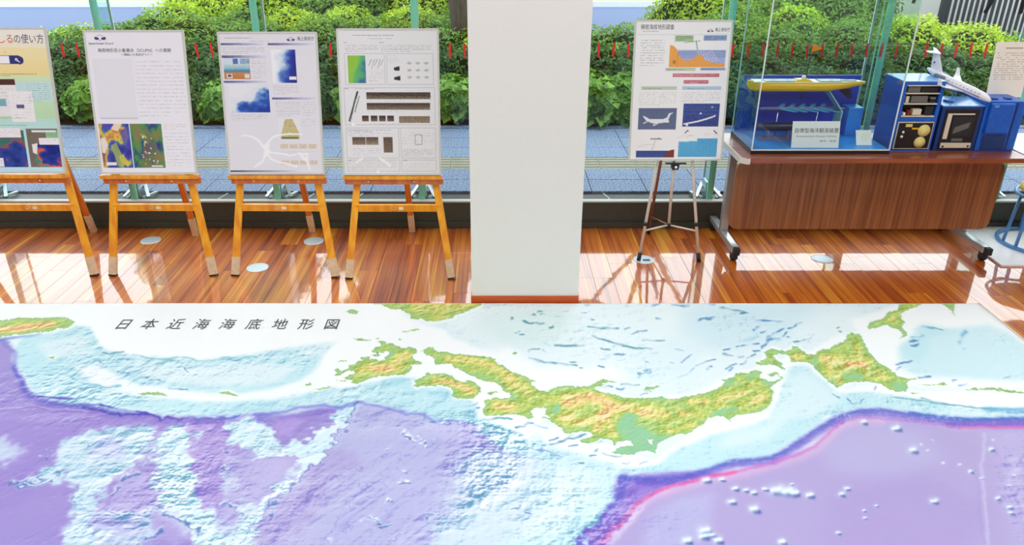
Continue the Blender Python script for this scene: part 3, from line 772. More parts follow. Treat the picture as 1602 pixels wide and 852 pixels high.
    honE = Z(1100, 590, 9.47, [(1030, 300), (1000, 400), (930, 480), (820, 530), (700, 550), (600, 560), (450, 600), (400, 640), (395, 690), (360, 640), (300, 595), (200, 585), (80, 620), (0, 710)]) + Z(980, 620, 9.47, [(1040, 470), (950, 550), (880, 580), (800, 570), (640, 615), (540, 665), (480, 700), (440, 780), (420, 860)]) + Z(860, 640, 9.47, [(1540, 660), (1440, 635), (1320, 640), (1230, 690), (1170, 700), (1050, 680), (900, 665), (960, 620), (1060, 560), (1235, 550), (1210, 490), (1150, 480), (1090, 495), (1000, 500), (960, 560), (920, 480), (860, 450), (760, 450), (660, 500), (560, 515), (440, 505), (480, 460), (600, 430), (640, 400), (580, 350), (460, 340), (240, 380), (180, 300), (90, 240), (0, 195)])
    honS = Z(740, 590, 9.47, [(1150, 650), (1010, 610), (1150, 610), (1080, 570), (1080, 510), (1100, 480), (1060, 460), (900, 480), (860, 510), (880, 590), (930, 600), (820, 640), (760, 595), (640, 560), (450, 570), (300, 585), (190, 590), (130, 520), (170, 440), (175, 345), (260, 340), (330, 310), (420, 325), (540, 310), (565, 280), (530, 240), (450, 220), (420, 150), (340, 100), (240, 70), (120, 50), (60, 30)])
    honB = Z(640, 530, 9.47, [(1000, 590), (900, 545), (800, 490), (700, 450), (640, 420), (650, 390), (560, 375), (450, 400), (380, 380), (380, 300), (290, 260), (220, 235), (230, 190)])
    honshu = honW + honC + noto + honN + honE + honS + honB
    shik = Z(640, 530, 9.47, [(60, 695), (110, 680), (80, 630), (170, 590), (240, 560), (270, 520), (400, 530), (520, 525), (600, 555), (640, 560), (660, 590), (720, 625), (790, 650), (880, 625), (960, 645), (1020, 680), (1055, 720), (1060, 790), (1000, 850), (960, 900)]) + [(717, 624), (708, 623), (708, 613), (703, 606), (692, 604)] + Z(640, 530, 9.47, [(410, 690), (380, 715), (240, 712), (120, 730), (70, 710)])
    awaji = Z(640, 530, 9.47, [(1150, 800), (1230, 795), (1360, 795), (1260, 810), (1220, 850), (1160, 825)])
    hok = Z(1220, 510, 7.1, [(0, 280), (60, 290), (130, 270), (140, 225), (185, 228), (230, 275), (310, 325), (400, 320), (440, 275), (490, 262), (560, 260), (620, 215), (720, 175), (750, 100), (800, 80), (850, 100), (880, 92), (910, 150), (950, 215), (970, 270), (1040, 360), (1100, 420), (1190, 470), (1240, 510), (1300, 560), (1380, 590), (1490, 598), (1420, 620), (1420, 700), (1400, 735), (1280, 740), (1190, 700), (1100, 650), (980, 628), (850, 628), (720, 650), (640, 700), (600, 670), (500, 590), (420, 510), (350, 440), (300, 410), (180, 400), (115, 400), (110, 340), (60, 310), (0, 300)])
    oshima = Z(1100, 530, 9.47, [(890, 210), (960, 180), (1050, 155), (1110, 190), (1160, 170), (1180, 200), (1270, 185), (1310, 185), (1320, 110), (1400, 115), (1430, 170), (1515, 210), (1600, 350), (1500, 355), (1290, 350), (1280, 270), (1220, 240), (1130, 225), (1040, 265), (1080, 320), (1150, 370), (1170, 430), (1220, 465), (1160, 465), (1080, 410), (1020, 395), (960, 390), (880, 410), (820, 400), (770, 375), (850, 340), (920, 310), (950, 280), (920, 240)])
    sakh = Z(1340, 460, 6.115, [(420, 60), (440, 20), (700, 20), (650, 90), (600, 115), (480, 160), (420, 190), (430, 250), (460, 275), (430, 320), (470, 370), (490, 360), (480, 400), (400, 440), (450, 395), (400, 350), (330, 320), (290, 300), (200, 325), (110, 345), (100, 320), (140, 270), (200, 260), (260, 235), (290, 190), (340, 170), (390, 160)])
    aniva = Z(1340, 460, 6.115, [(780, 85), (780, 20), (945, 20), (945, 90), (925, 170), (960, 240), (900, 165), (850, 120)])
    korea = Z(560, 465, 7.28, [(160, 0), (170, 90), (260, 80), (300, 115), (360, 130), (400, 150), (480, 150), (560, 185), (600, 210), (600, 250), (680, 265), (720, 240), (760, 280), (830, 290), (940, 275), (1080, 240), (1120, 210), (1200, 185), (1300, 150), (1400, 100), (1420, 0)])
    taiwan = [(-70, 530), (-60, 503), (0, 503), (15, 501), (32, 498), (62, 498), (105, 497.5), (111, 502), (117, 505), (112, 511), (107, 514), (92, 514), (82, 519), (50, 522), (30, 524.5), (-10, 528)]
    lands = [kyu, sats, honshu, shik, awaji, hok, oshima, sakh, aniva, korea, taiwan]
    for p in [[(540, 489), (550, 485), (561, 488), (560, 492), (548, 492)], [(628, 520), (656, 515), (657, 517), (630, 521.5)], [(553, 531), (562, 530), (575, 533), (582, 532), (580, 535), (565, 534), (557, 533)],
              [(528, 565.5), (543, 564), (543, 566), (529, 567)], [(624, 531), (628, 532), (624, 534)], [(587, 531), (593, 530), (592, 532)], [(802, 553), (808, 552), (809, 555), (803, 556)],
              [(478, 603), (486, 600), (488, 604), (480, 606)], [(492, 611), (500, 609), (516, 605), (518, 607), (500, 611)], [(487, 616), (500, 615), (497, 617)], [(214, 617), (226, 615), (238, 616), (250, 614), (262, 619), (250, 621), (236, 619), (222, 619)],
              [(343, 616), (352, 612), (362, 615), (374, 620), (366, 621), (352, 618)], [(77, 559), (85, 558), (84, 563), (78, 562)], [(1007, 609), (1014, 607), (1028, 605), (1034, 604), (1022, 611), (1009, 611)],
              [(1435, 603.5), (1455, 603), (1470, 601), (1478, 600), (1482, 604), (1470, 603), (1450, 605)], [(1508, 611), (1517, 610), (1523, 607), (1530, 610), (1543, 608), (1560, 609), (1564, 606), (1567, 610), (1602, 615), (1640, 618), (1640, 621), (1600, 617), (1570, 614), (1545, 611), (1525, 612)],
              [(1420, 594), (1433, 593), (1433, 595), (1418, 596)], [(1422, 615), (1440, 617), (1428, 618)], [(580, 557), (592, 555), (596, 557), (588, 560)]]:
        lands.append(p)
    land = np.zeros((Hl, Wl), np.float32)
    for p in lands: land = np.maximum(land, fill(p, 2.0))
    for p in [Z(1220, 510, 7.1, []) , ]:
        pass
    # inlets back to water
    for p in [Z(980, 620, 9.47, [(310, 650), (390, 655), (380, 740), (350, 710)]), Z(740, 590, 9.47, [(1000, 570), (1030, 550), (1060, 560), (1090, 600), (1030, 600)])]:
        land = land * (1 - fill(p, 2.0))
    l1 = land.reshape(H, 2, W, 2).mean(axis=(1, 3))
    # --- elevation of the land print
    inner = np.clip(blur(l1, 9, 5) * 2 - 1.0, 0, 1) * l1
    el = 0.27 + 0.16 * inner
    def hill(pts, w, a):
        el[:] = el + (a * 0.85 if a > 0 else a) * stroke(pts, w)
    for pts, w, a in [([(585, 577), (610, 577)], 8, .35), ([(620, 565), (640, 555)], 8, .3), ([(560, 580), (620, 576)], 12, .1),
                      ([(680, 594), (710, 600), (740, 612)], 7, .35), ([(700, 562), (730, 562), (770, 572), (800, 590)], 7, .22), ([(775, 635), (800, 640)], 10, .3), ([(790, 595), (830, 612)], 8, .2),
                      ([(885, 630), (925, 620), (950, 632), (940, 655)], 14, .40), ([(880, 655), (935, 665)], 9, .25), ([(960, 640), (1010, 645), (1040, 650)], 11, .36), ([(930, 675), (936, 674)], 5, .4), ([(950, 652), (960, 680)], 8, .2),
                      ([(1080, 628), (1105, 628)], 5, .35), ([(1060, 645), (1072, 648)], 6, .25), ([(1120, 628), (1165, 615)], 5, .25), ([(1180, 628), (1195, 622)], 7, .3), ([(1160, 660), (1100, 700)], 4, .1), ([(1050, 675), (1085, 668)], 8, .12),
                      ([(1285, 562), (1350, 572)], 9, .25), ([(1310, 590), (1312, 600)], 6, .32), ([(1320, 572), (1360, 568)], 7, .25), ([(1300, 575), (1290, 600)], 8, .1), ([(1340, 545), (1345, 560)], 7, .14), ([(1240, 560), (1255, 558)], 6, .25), ([(1370, 592), (1385, 590)], 6, .15),
                      ([(-60, 519), (0, 518), (40, 513), (82, 507)], 6, .55), ([(650, 480), (760, 477)], 8, .16), ([(680, 500), (700, 498)], 6, .12), ([(1395, 498), (1440, 475)], 6, .14)]:
        hill(pts, w, a)
    for pts, w, a in [([(868, 645), (872, 638)], 6, -.5), ([(985, 655), (975, 672), (1005, 680), (1020, 692), (985, 690)], 13, -.6), ([(1040, 690), (1010, 704), (960, 706)], 10, -.5), ([(605, 558), (612, 552)], 5, -.35), ([(1178, 588), (1170, 592)], 5, -.3), ([(1135, 602), (1145, 598)], 5, -.25),
                      ([(1120, 648), (1150, 640)], 5, -.35), ([(1277, 562), (1272, 568)], 5, -.35), ([(1325, 590), (1345, 590)], 6, -.3), ([(1400, 602), (1412, 608)], 7, -.35), ([(1195, 600), (1203, 600)], 4, -.25), ([(1040, 625), (1020, 625)], 4, -.15), ([(760, 590), (725, 585)], 3, -.2), ([(800, 620), (805, 625)], 4, -.2), ([(920, 607), (932, 612)], 4, -.2)]:
        hill(pts, w, a)
    return img, amp, land, l1, el, ink, inkc

def sample(a, u, v, sc=1.0):
    x = np.clip((u - U0) * sc - 0.5, 0, a.shape[1] - 1.001); y = np.clip((v - V0) * sc - 0.5, 0, a.shape[0] - 1.001)
    xi = x.astype(np.int32); yi = y.astype(np.int32)
    fx = (x - xi).astype(np.float32); fy = (y - yi).astype(np.float32)
    if a.ndim == 3: fx = fx[..., None]; fy = fy[..., None]
    return (a[yi, xi] * (1 - fx) + a[yi, xi + 1] * fx) * (1 - fy) + (a[yi + 1, xi] * (1 - fx) + a[yi + 1, xi + 1] * fx) * fy

def smooth(a, lo, hi):
    t = np.clip((a - lo) / (hi - lo), 0, 1)
    return t * t * (3 - 2 * t)

def ramp(t, stops):
    out = np.zeros(t.shape + (3,), np.float32)
    p = np.array([s[0] for s in stops]); 
    for k in range(3):
        out[..., k] = np.interp(t, p, [s[1][k] for s in stops])
    return out

MAP_X0, MAP_X1, MAP_Y1 = -3.55, 2.69, 3.79
def build_map():
    img, amp, land, l1, el, ink, inkc = paint_chart()
    xs = np.arange(MAP_X0, MAP_X1 + 0.001, 0.0045)
    xs[-1] = MAP_X1
    rows = []; y = MAP_Y1
    while y > 2.0:
        rows.append(y)
        D = y * CT + CAMH * ST
        y -= D * D / (FPX * CAMH) * 0.95
    while y > 0.9:
        rows.append(y); y -= 0.012
    ys = np.array(rows)
    nx, ny = len(xs), len(ys)
    X, Y = np.meshgrid(xs, ys)
    D = Y * CT + CAMH * ST
    u = CX + FPX * X / D
    v = CY + FPX * (CAMH * CT - Y * ST) / D
    # irregular, fractal outlines
    wx = (fbm(X * 9, Y * 9, 4, 11, 0.6) - 0.5); wy = (fbm(X * 9, Y * 9, 4, 57, 0.6) - 0.5)
    am0 = sample(blur(amp, 8), u, v)
    deep = smooth(am0, 0.35, 0.8) * smooth(v, 640, 670) * (1 - smooth(u, 900, 1000))
    wx += 0.5 * (fbm(X * 38, Y * 38, 2, 15) - 0.5); wy += 0.5 * (fbm(X * 38, Y * 38, 2, 16) - 0.5)
    us = u + wx * (8 + 46 * deep); vs = v + wy * (4.5 + 26 * deep)
    rgb = sample(img, us, vs)
    am = sample(amp, us, vs)
    # printed relief
    A = Y * 0
    n1 = fbm(X * 7, Y * 7, 5, 3, 0.62, ridge=True)
    n2 = fbm(X * 24, Y * 24, 4, 91, 0.6)
    n3 = fbm(X * 42 + Y * 14, Y * 34 - X * 8, 3, 191, 0.6, ridge=True)
    # diagonal grain in the two basins
    c, s = math.cos(0.86), math.sin(0.86)
    Xr, Yr = X * c + Y * s, -X * s + Y * c
    dg = fbm(Xr * 3.0, Yr * 34, 3, 5, 0.6) 
    h = n1 * (0.9 + 0.5 * deep) + n2 * 0.30 + n3 * 0.16
    bas = smooth(u, 380, 520) * (1 - smooth(u, 640, 780)) * smooth(v, 655, 690)
    bas = np.maximum(bas, (1 - smooth(u, 40, 190)) * smooth(v, 640, 665) * 1.0)
    h = h * (1 - 0.8 * bas) + dg * 0.15 * bas
    fr = smooth(u, 1500, 1540) * smooth(v, 690, 740)
    h = h + fr * 0.25 * fbm(X * 3, Y * 40, 3, 8)
    gy = np.gradient(h, axis=0) / np.gradient(Y, axis=0)
    gx = np.gradient(h, axis=1) / np.gradient(X, axis=1)
    sh = (gx * 0.55 - gy * 0.85) * 0.055             # printed light from the upper left
    sh = -sh
    patch = 0.45 + 0.9 * smooth(fbm(X * 3.1, Y * 3.1, 2, 77), 0.35, 0.7)
    shade = sh * (am ** 1.5) * patch * (0.95 + 0.75 * deep)
    shade = np.sign(shade) * np.clip(np.abs(shade) - 0.05, 0, 0.8)
    dark = np.clip(-shade, 0, 1) ** 0.9; light = np.clip(shade, 0, 1)
    bright = rgb.mean(axis=-1, keepdims=True)
    cyanish = smooth(rgb[..., 1] - rgb[..., 0], 0, 20)[..., None]
    dcol = np.array((64, 140, 176), np.float32) * cyanish + np.array((104, 92, 190), np.float32) * (1 - cyanish)
    k = np.clip(dark * 1.1, 0, .8)[..., None]
    rgb = rgb * (1 - k) + dcol * k
    k = np.clip(light * 1.5, 0, .9)[..., None]
    lcol = np.array((244, 251, 254), np.float32) * cyanish + (rgb * 0.55 + 0.45 * np.array((240, 240, 252), np.float32)) * (1 - cyanish)
    rgb = rgb * (1 - k) + lcol * k
    # fine dark scarps
    ju = u + (n2 - 0.5) * 7; jv = v + (fbm(X * 30, Y * 30, 3, 66) - 0.5) * 4
    kk = sample(ink, ju, jv) * (0.35 + 0.65 * smooth(fbm(X * 18, Y * 18, 2, 29), 0.35, 0.6))
    rgb = rgb * (1 - kk[..., None]) + sample(inkc, ju, jv) * kk[..., None]
    kl = sample(ink, ju, jv + 2.6)[..., None] * 0.35
    rgb = rgb * (1 - kl) + np.array((248, 252, 254), np.float32) * kl
    # tint drift
    rgb += ((fbm(X * 2.2, Y * 2.2, 3, 33) - 0.5) * 14)[..., None] * np.array((1.0, 0.7, 0.3), np.float32) * np.clip(am * 2, 0, 1)[..., None]
    # pale halo of the shelf round the coast
    halo = sample(np.clip(blur(l1, 5, 3.2) * 2.4, 0, 1), us, vs)[..., None] * 0.9
    rgb = rgb * (1 - halo) + np.array((249, 253, 254), np.float32) * halo
    # land
    ul = u + (n2 - 0.5) * 3.0 + (vnoise(X * 110, Y * 110, 4) - .5) * 2.6; vl = v + (fbm(X * 26, Y * 26, 3, 71) - 0.5) * 2.4 + (vnoise(X * 110, Y * 110, 5) - .5) * 2.2
    lm = smooth(sample(land, ul, vl, 2.0), 0.3, 0.7)
    e = sample(el, ul, vl)
    ln = fbm((X * 0.85 + Y * 0.53) * 15, (Y * 0.85 - X * 0.53) * 15, 4, 44, 0.64, ridge=True)
    rough = smooth(e, 0.22, 0.5)
    et = e - 0.06 + (ln - 0.62) * 0.34 * rough
    lc = ramp(et, [(0.0, (146, 204, 160)), (0.2, (156, 206, 140)), (0.34, (168, 204, 108)), (0.46, (206, 214, 108)), (0.60, (230, 220, 140)), (0.76, (240, 198, 134)), (0.95, (236, 168, 132)), (1.2, (226, 140, 116))])
    hh = ln * 0.9 + fbm(X * 50, Y * 50, 2, 6) * 0.12
    gy = np.gradient(hh, axis=0) / np.gradient(Y, axis=0)
    gx = np.gradient(hh, axis=1) / np.gradient(X, axis=1)
    ls = np.clip(-(gx * 0.6 - gy * 0.8) * 0.030 * (0.15 + rough + 0.5 * smooth(e, 0.5, 0.8)), -0.8, 0.8)
    k = np.clip(-ls * .8, 0, .6)[..., None]
    lc = lc * (1 - k) + (lc * np.array((0.62, 0.52, 0.30), np.float32)) * k
    k = np.clip(ls * 0.9, 0, .6)[..., None]
    lc = lc * (1 - k) + np.array((250, 246, 214), np.float32) * k
    edge = (4 * lm * (1 - lm))
    inn = sample(blur(l1, 2.2, 1.8), ul, vl)
    rim = (smooth(inn, 0.45, 0.62) * (1 - smooth(inn, 0.66, 0.9)))[..., None] * 0.4
    lc = lc * (1 - rim) + np.array((118, 158, 92), np.float32) * rim
    lm3 = lm[..., None]
    rgb = rgb * (1 - lm3) + lc * lm3
    # white margin at the right and back edges
    mg = np.maximum(smooth(X, MAP_X1 - 0.035, MAP_X1 - 0.025), smooth(Y, MAP_Y1 - 0.006, MAP_Y1 - 0.003))[..., None]
    rgb = rgb * (1 - mg) + np.array((240, 243, 248), np.float32) * mg
    rgb = np.clip(rgb, 0, 255) / 255.0
    # sheet mesh: top grid, slightly wavy, with a real thickness
    zt = 0.006 + 0.0022 * (vnoise(X * 1.3, Y * 1.3, 9) - 0.5)
    Yw = Y + 0.006 * (vnoise(X * 1.6, Y * 0, 19) - 0.5) * smooth(Y, 3.5, 3.79)
    co = np.stack([X, Yw, zt], axis=-1).reshape(-1, 3).astype(np.float32)
    base = len(co)
    # skirt ring below
    bidx = np.concatenate([np.arange(nx), (np.arange(1, ny)) * nx + nx - 1, (ny - 1) * nx + np.arange(nx - 2, -1, -1), np.arange(ny - 2, 0, -1) * nx])
    sk = co[bidx].copy(); sk[:, 2] = 0.0005
    co = np.concatenate([co, sk])
    i = np.arange(nx * ny).reshape(ny, nx)
    q = np.stack([i[:-1, :-1], i[1:, :-1], i[1:, 1:], i[:-1, 1:]], axis=-1).reshape(-1, 4)
    nb = len(bidx); k = np.arange(nb); k2 = (k + 1) % nb
    q2 = np.stack([bidx[k], bidx[k2], base + k2, base + k], axis=-1)
    q = np.concatenate([q, q2]).astype(np.int32)
    me = bpy.data.meshes.new('floor_map')
    me.vertices.add(len(co)); me.vertices.foreach_set('co', co.ravel())
    me.loops.add(q.size); me.loops.foreach_set('vertex_index', q.ravel())
    me.polygons.add(len(q)); me.polygons.foreach_set('loop_start', np.arange(0, q.size, 4, dtype=np.int32)); 
    me.polygons.foreach_set('use_smooth', np.ones(len(q), bool))
    me.update(calc_edges=True); me.validate()
    ca = me.color_attributes.new('print', 'BYTE_COLOR', 'POINT')
    c4 = np.ones((len(co), 4), np.float32)
    c4[:base, :3] = rgb.reshape(-1, 3)
    c4[base:, :3] = 0.93
    ca.data.foreach_set('color_srgb', c4.ravel())
    me.materials.append(M['mapprint'])
    o = link('floor_map', me)
    tag(o, 'huge printed sea floor map of islands and ocean lying on the wooden floor', 'map')
    return o

#MAPCALL
# ------------------------------------------------------------ the setting
FLOOR_Y1 = 4.93
WX0, WX1 = -6.0, 6.6
KZ = 0.197
def structure(name, mb, m, parent=None, **k):
    o = mb.build(name, m, parent, **k)
    if parent is None: o['kind'] = 'structure'
    return o

fl = structure('floor', MB().box(WX0, WX1, -4.0, FLOOR_Y1, -0.05, -0.006), mat('subfloor', (150, 74, 26), 0.5))
# planks that can be told apart: those of the strip between map and window and those right of the map
PW = 0.118
def plank_mesh(L):
    return MB().box(0.0010, PW - 0.0010, 0.0008, L - 0.0008, -0.006, 0.0, 0.0).mesh('plank', M['floor'])
plank_cache = {}
def add_plank(x, y0, y1):
    key = round(y1 - y0, 2)
    if key not in plank_cache: plank_cache[key] = plank_mesh(key)
    link('plank', plank_cache[key], fl, (x, y0, 0.0))
x = -4.85; i = 0
rnd = random.Random(3)
while x < 5.0:
    if x < 2.6:
        y0 = 3.58
        c = y0 + 0.15 + round(rnd.random() * 1.05, 1)
        add_plank(x, y0, c); add_plank(x, c, FLOOR_Y1)
    else:
        c1 = 2.4 + round(rnd.random() * 0.9, 1); c2 = min(c1 + 1.4, 4.6)
        add_plank(x, 1.9, c1); add_plank(x, c1, c2); add_plank(x, c2, FLOOR_Y1)
    x += PW; i += 1
structure('wall_back', MB().box(WX0, WX1, -4.12, -4.0, 0, CEIL_Z), M['white_wall'])
structure('wall_left', MB().box(WX0 - 0.12, WX0, -4.12, 5.1, 0, CEIL_Z), M['white_wall'])
structure('wall_right', MB().box(WX1, WX1 + 0.12, -4.12, 5.1, 0, CEIL_Z), M['white_wall'])
structure('ceiling', MB().box(WX0 - 0.12, WX1 + 0.12, -4.12, 5.1, CEIL_Z, CEIL_Z + 0.1), M['ceiling'])
structure('wall_window', MB().box(WX0, WX1, 4.93, 5.06, 3.0, CEIL_Z), M['white_wall'])
structure('trim_1', MB().box(WX0, WX1, FLOOR_Y1, 4.985, 0, KZ - 0.012).box(WX0, WX1, FLOOR_Y1 - 0.018, FLOOR_Y1, 0.0, 0.045, 0.004), M['kerb'])
structure('trim_2', MB().box(WX0, WX1, 4.985, 5.115, 0.05, KZ - 0.014), M['ledge'])
structure('trim_3', MB().box(WX0, WX1, FLOOR_Y1 - 0.006, 4.962, KZ - 0.012, KZ - 0.001), M['seal'])
sm = MB()
for sx in (-2.66, -1.92, -1.31, -0.97, 0.78, 2.0):
    sm.bar((sx, 4.99, KZ - 0.0125), (sx * 1.0 + 0.03 * (1 if sx < 0 else -1), 5.11, KZ - 0.0125), 0.008, 0.004)
structure('trim_4', sm, M['seam'])

col = structure('column', MB().box(-0.139, 0.454, 3.812, 4.40, 0, CEIL_Z), M['white_wall'])
sk = MB().box(-0.143, 0.458, 3.803, 3.812, 0.0, 0.043, 0.002).box(-0.143, -0.139, 3.812, 4.404, 0, 0.043).box(0.454, 0.458, 3.812, 4.404, 0, 0.043).box(-0.143, 0.458, 4.40, 4.404, 0, 0.043)
sk.build('skirting_board', M['skirting'], col)

# window: panes, glass fins standing outside, red marker strips
win = empty('window_1', (0, 4.95, KZ)); win['kind'] = 'structure'
GY = 4.95
fin_x = [-4.44, -3.46, -2.48, -1.50, -0.51, 0.475, 1.457, 2.43, 3.41, 4.39]
edges = [WX0] + fin_x + [WX1]
for a, b in zip(edges, edges[1:]):
    MB().box(a + 0.004, b - 0.004, 0.0, 0.010, 0.0, 3.0 - KZ).build('glass_pane', M['glass'], win)
for fx in fin_x:
    f = empty('glass_fin', (fx, 0.02, 0.0)); f.parent = win
    MB().box(-0.006, 0.006, 0.0, 0.185, 0.0, 2.8).build('fin_plate', M['fin_glass'], f)
    MB().box(-0.021, 0.021, -0.010, 0.004, 0.0, 2.8).build('near_edge', M['glass_edge'], f)
    MB().box(-0.007, 0.007, 0.185, 0.197, 0.05, 2.8).build('far_edge', M['glass_edge_pale'], f)  # pale colour carries the highlight along the far glass edge
    mb = MB()
    for s in (-1, 1):
        mb.bar((s * 0.085, 0.02, 0.004), (s * 0.02, 0.14, 0.07), 0.022, 0.012)
        mb.bar((s * 0.05, 0.005, 0.006), (s * 0.05 + s * 0.05, 0.13, 0.004), 0.022, 0.010)
        mb.box(s * 0.018 - 0.008, s * 0.018 + 0.008, 0.02, 0.13, 0.0, 0.11)
    mb.build('fin_clamp', M['clamp'], f)
strip = MB().bar((0.001, 0, -0.042), (-0.001, 0, 0.042), 0.0135, 0.0016, up=(0, 1, 0)).mesh('marker_strip', M['red_strip'])
for k in range(-37, 38):
    x = 0.641 + 0.0935 * k
    if -3.5 < x < 3.62:
        link('marker_strip', strip, win, (x, -0.0015, 1.19 - KZ + 0.002 * math.sin(k * 2.1)), (0, math.radians(4 * math.sin(k * 1.7)), 0))

# ------------------------------------------------------------ outside
pv = structure('pavement', MB().box(-14, 14, 5.115, 6.82, -0.1, KZ - 0.012), mat('pavement_joint', (40, 46, 58), 0.9))
def tile(w, d): return MB().box(0.003, w - 0.003, 0.003, d - 0.003, -0.012, 0, 0.0).mesh('granite_tile', M['granite'])
rows = [(5.118, 0.26), (5.378, 0.258), (5.93, 0.28), (6.21, 0.30), (6.51, 0.30)]
for ri, (y, d) in enumerate(rows):
    me = tile(0.39, d)
    x = -5.18 
    while x < 5.6:
        link('granite_tile', me, pv, (x, y, KZ + 0.0008 * math.sin(x * 9 + ri)))
        x += 0.39
tm = MB().box(0.002, 0.288, 0.002, 0.286, -0.012, -0.002)
for k in range(4): tm.box(0.008, 0.282, 0.035 + k * 0.066, 0.062 + k * 0.066, -0.002, 0.003, 0.0)
tme = tm.mesh('tactile_tile', M['tactile'])
x = -5.0
while x < 5.4:
    link('tactile_tile', tme, pv, (x, 5.641, KZ)); x += 0.29
structure('kerb_line', MB().box(-14, 14, 6.82, 6.90, -0.1, KZ + 0.008), M['granite'])
gs = MB()
gs.prism([(6.9, KZ - 0.02), (7.6, 0.32), (9.6, 0.42), (11.5, 0.05), (11.5, -0.2), (6.9, -0.2)], -16, 20, 'YZ')
structure('planting_bed', gs, M['soil'])
structure('road', MB().box(-60, 60, 11.5, 17.9, -0.2, 0.0), M['asphalt'])
structure('kerb_far', MB().box(-60, 60, 17.9, 18.05, -0.2, 0.12), M['kerbstone'])
structure('lawn', MB().box(-60, 60, 18.05, 60, -0.2, 0.06), M['grass'])
structure('road_kerb', MB().box(0.4, 3.4, 10.9, 11.15, 0, 0.30, 0.01), M['kerbstone'])

def leaf_cluster(name, mlist, n, rx, ry, rz, leaf, seed, broad=False, core=True):
    r = random.Random(seed)
    V = []; F = []; tone = []; mi = []
    def lump(d):
        return 0.86 + 0.28 * mnoise.noise(Vector((d[0]*1.9 + seed*3.1, d[1]*1.9, d[2]*1.9))) + 0.12 * mnoise.noise(Vector((d[0]*5 + seed, d[1]*5, d[2]*5)))
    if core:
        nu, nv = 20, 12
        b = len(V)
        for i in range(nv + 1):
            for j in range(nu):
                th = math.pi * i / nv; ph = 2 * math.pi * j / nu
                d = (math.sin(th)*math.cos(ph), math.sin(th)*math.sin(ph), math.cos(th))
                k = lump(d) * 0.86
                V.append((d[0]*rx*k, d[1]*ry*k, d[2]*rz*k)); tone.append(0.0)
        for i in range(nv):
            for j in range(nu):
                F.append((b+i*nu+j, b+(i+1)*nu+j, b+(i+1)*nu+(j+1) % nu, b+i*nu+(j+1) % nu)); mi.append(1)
    for _ in range(n):
        z = r.uniform(-0.35, 1.0); a = r.uniform(0, 2*math.pi)
        s = math.sqrt(max(0, 1 - z*z)); d = Vector((s*math.cos(a), s*math.sin(a), z))
        k = lump(d) * r.uniform(0.86, 1.08)
        p = Vector((d.x*rx*k, d.y*ry*k, d.z*rz*k))
        nrm = (Vector((d.x/rx, d.y/ry, d.z/rz)).normalized() + Vector((r.uniform(-.7,.7), r.uniform(-.7,.7), r.uniform(-.2,.9)))).normalized()
        t = nrm.cross(Vector((r.uniform(-1,1), r.uniform(-1,1), r.uniform(-1,1)))).normalized()
        w = nrm.cross(t)
        L = leaf * r.uniform(0.6, 1.3); W = L * (0.42 if broad else 0.24)
        b = len(V); fold = nrm * (W * 0.35)
        V += [tuple(p - t*L*0.5), tuple(p + w*W + fold), tuple(p + t*L*0.5 - nrm*L*0.12), tuple(p - w*W + fold)]
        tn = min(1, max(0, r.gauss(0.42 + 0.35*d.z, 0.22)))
        tone += [tn]*4
        F += [(b, b+1, b+2), (b, b+2, b+3)]; mi += [0, 0]
    me = bpy.data.meshes.new(name)
    me.from_pydata(V, [], F)
    at = me.attributes.new('tone', 'FLOAT', 'POINT'); at.data.foreach_set('value', np.array(tone, np.float32))
    for m in mlist: me.materials.append(m)
    me.polygons.foreach_set('material_index', np.array(mi, np.int32))
    me.update()
    return me
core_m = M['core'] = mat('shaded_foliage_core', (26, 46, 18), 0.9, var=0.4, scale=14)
lc = {
 'lime': [leaf_cluster('foliage', [M['leaf_lime'], core_m], 4600, 0.62, 0.50, 0.46, 0.047, 11 + k) for k in range(2)],
 'mid': [leaf_cluster('foliage', [M['leaf_mid'], core_m], 4600, 0.60, 0.50, 0.46, 0.047, 21 + k) for k in range(2)],
 'dark': [leaf_cluster('foliage', [M['leaf_dark'], core_m], 3600, 0.50, 0.42, 0.40, 0.052, 31 + k) for k in range(2)],
 'broad': [leaf_cluster('foliage', [M['leaf_broad'], core_m], 1100, 0.36, 0.30, 0.30, 0.115, 41 + k, True) for k in range(2)],
}
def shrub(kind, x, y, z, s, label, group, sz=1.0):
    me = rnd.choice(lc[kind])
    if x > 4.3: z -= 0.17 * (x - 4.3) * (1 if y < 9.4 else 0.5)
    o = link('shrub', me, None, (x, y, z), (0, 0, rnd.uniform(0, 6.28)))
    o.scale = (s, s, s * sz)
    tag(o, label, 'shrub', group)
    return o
G1 = ('low broad leaved shrub at the foot of the hedge beside the pavement', 'broad leaved shrubs along the pavement')
G2 = ('deep green shrub in the front of the hedge outside the window', 'deep green shrubs in the hedge front')
G3 = ('mid green shrub in the middle of the hedge outside the window', 'mid green shrubs in the hedge')
G4 = ('bright lime green shrub on top of the hedge outside the window', 'lime green shrubs on the hedge top')
G5 = ('tall yellow green shrub standing behind the hedge near the tree trunk', 'tall shrubs behind the hedge')
x = -4.6
while x < 5.0:
    if -1.6 < x < 1.9 or rnd.random() < 0.55:
        shrub('broad', x, 7.12 + rnd.uniform(-0.04, 0.06), 0.34, rnd.uniform(0.8, 1.05), *G1)
    else:
        shrub('dark', x, 7.22 + rnd.uniform(-0.05, 0.05), 0.36, rnd.uniform(0.75, 0.95), *G2)
    x += 0.42
x = -5.2
while x < 5.8:
    shrub('dark', x, 7.52 + rnd.uniform(-0.08, 0.08), 0.50, rnd.uniform(0.85, 1.05), *G2); x += 0.55
x = -5.4
while x < 6.2:
    left_low = x < -3.9 or 0.5 < x < 1.9
    shrub('mid' if rnd.random() < 0.75 else 'lime', x, 8.0 + rnd.uniform(-0.1, 0.1), 0.50 if left_low else 0.60, rnd.uniform(0.85, 1.05), *G3); x += 0.6
x = -5.8
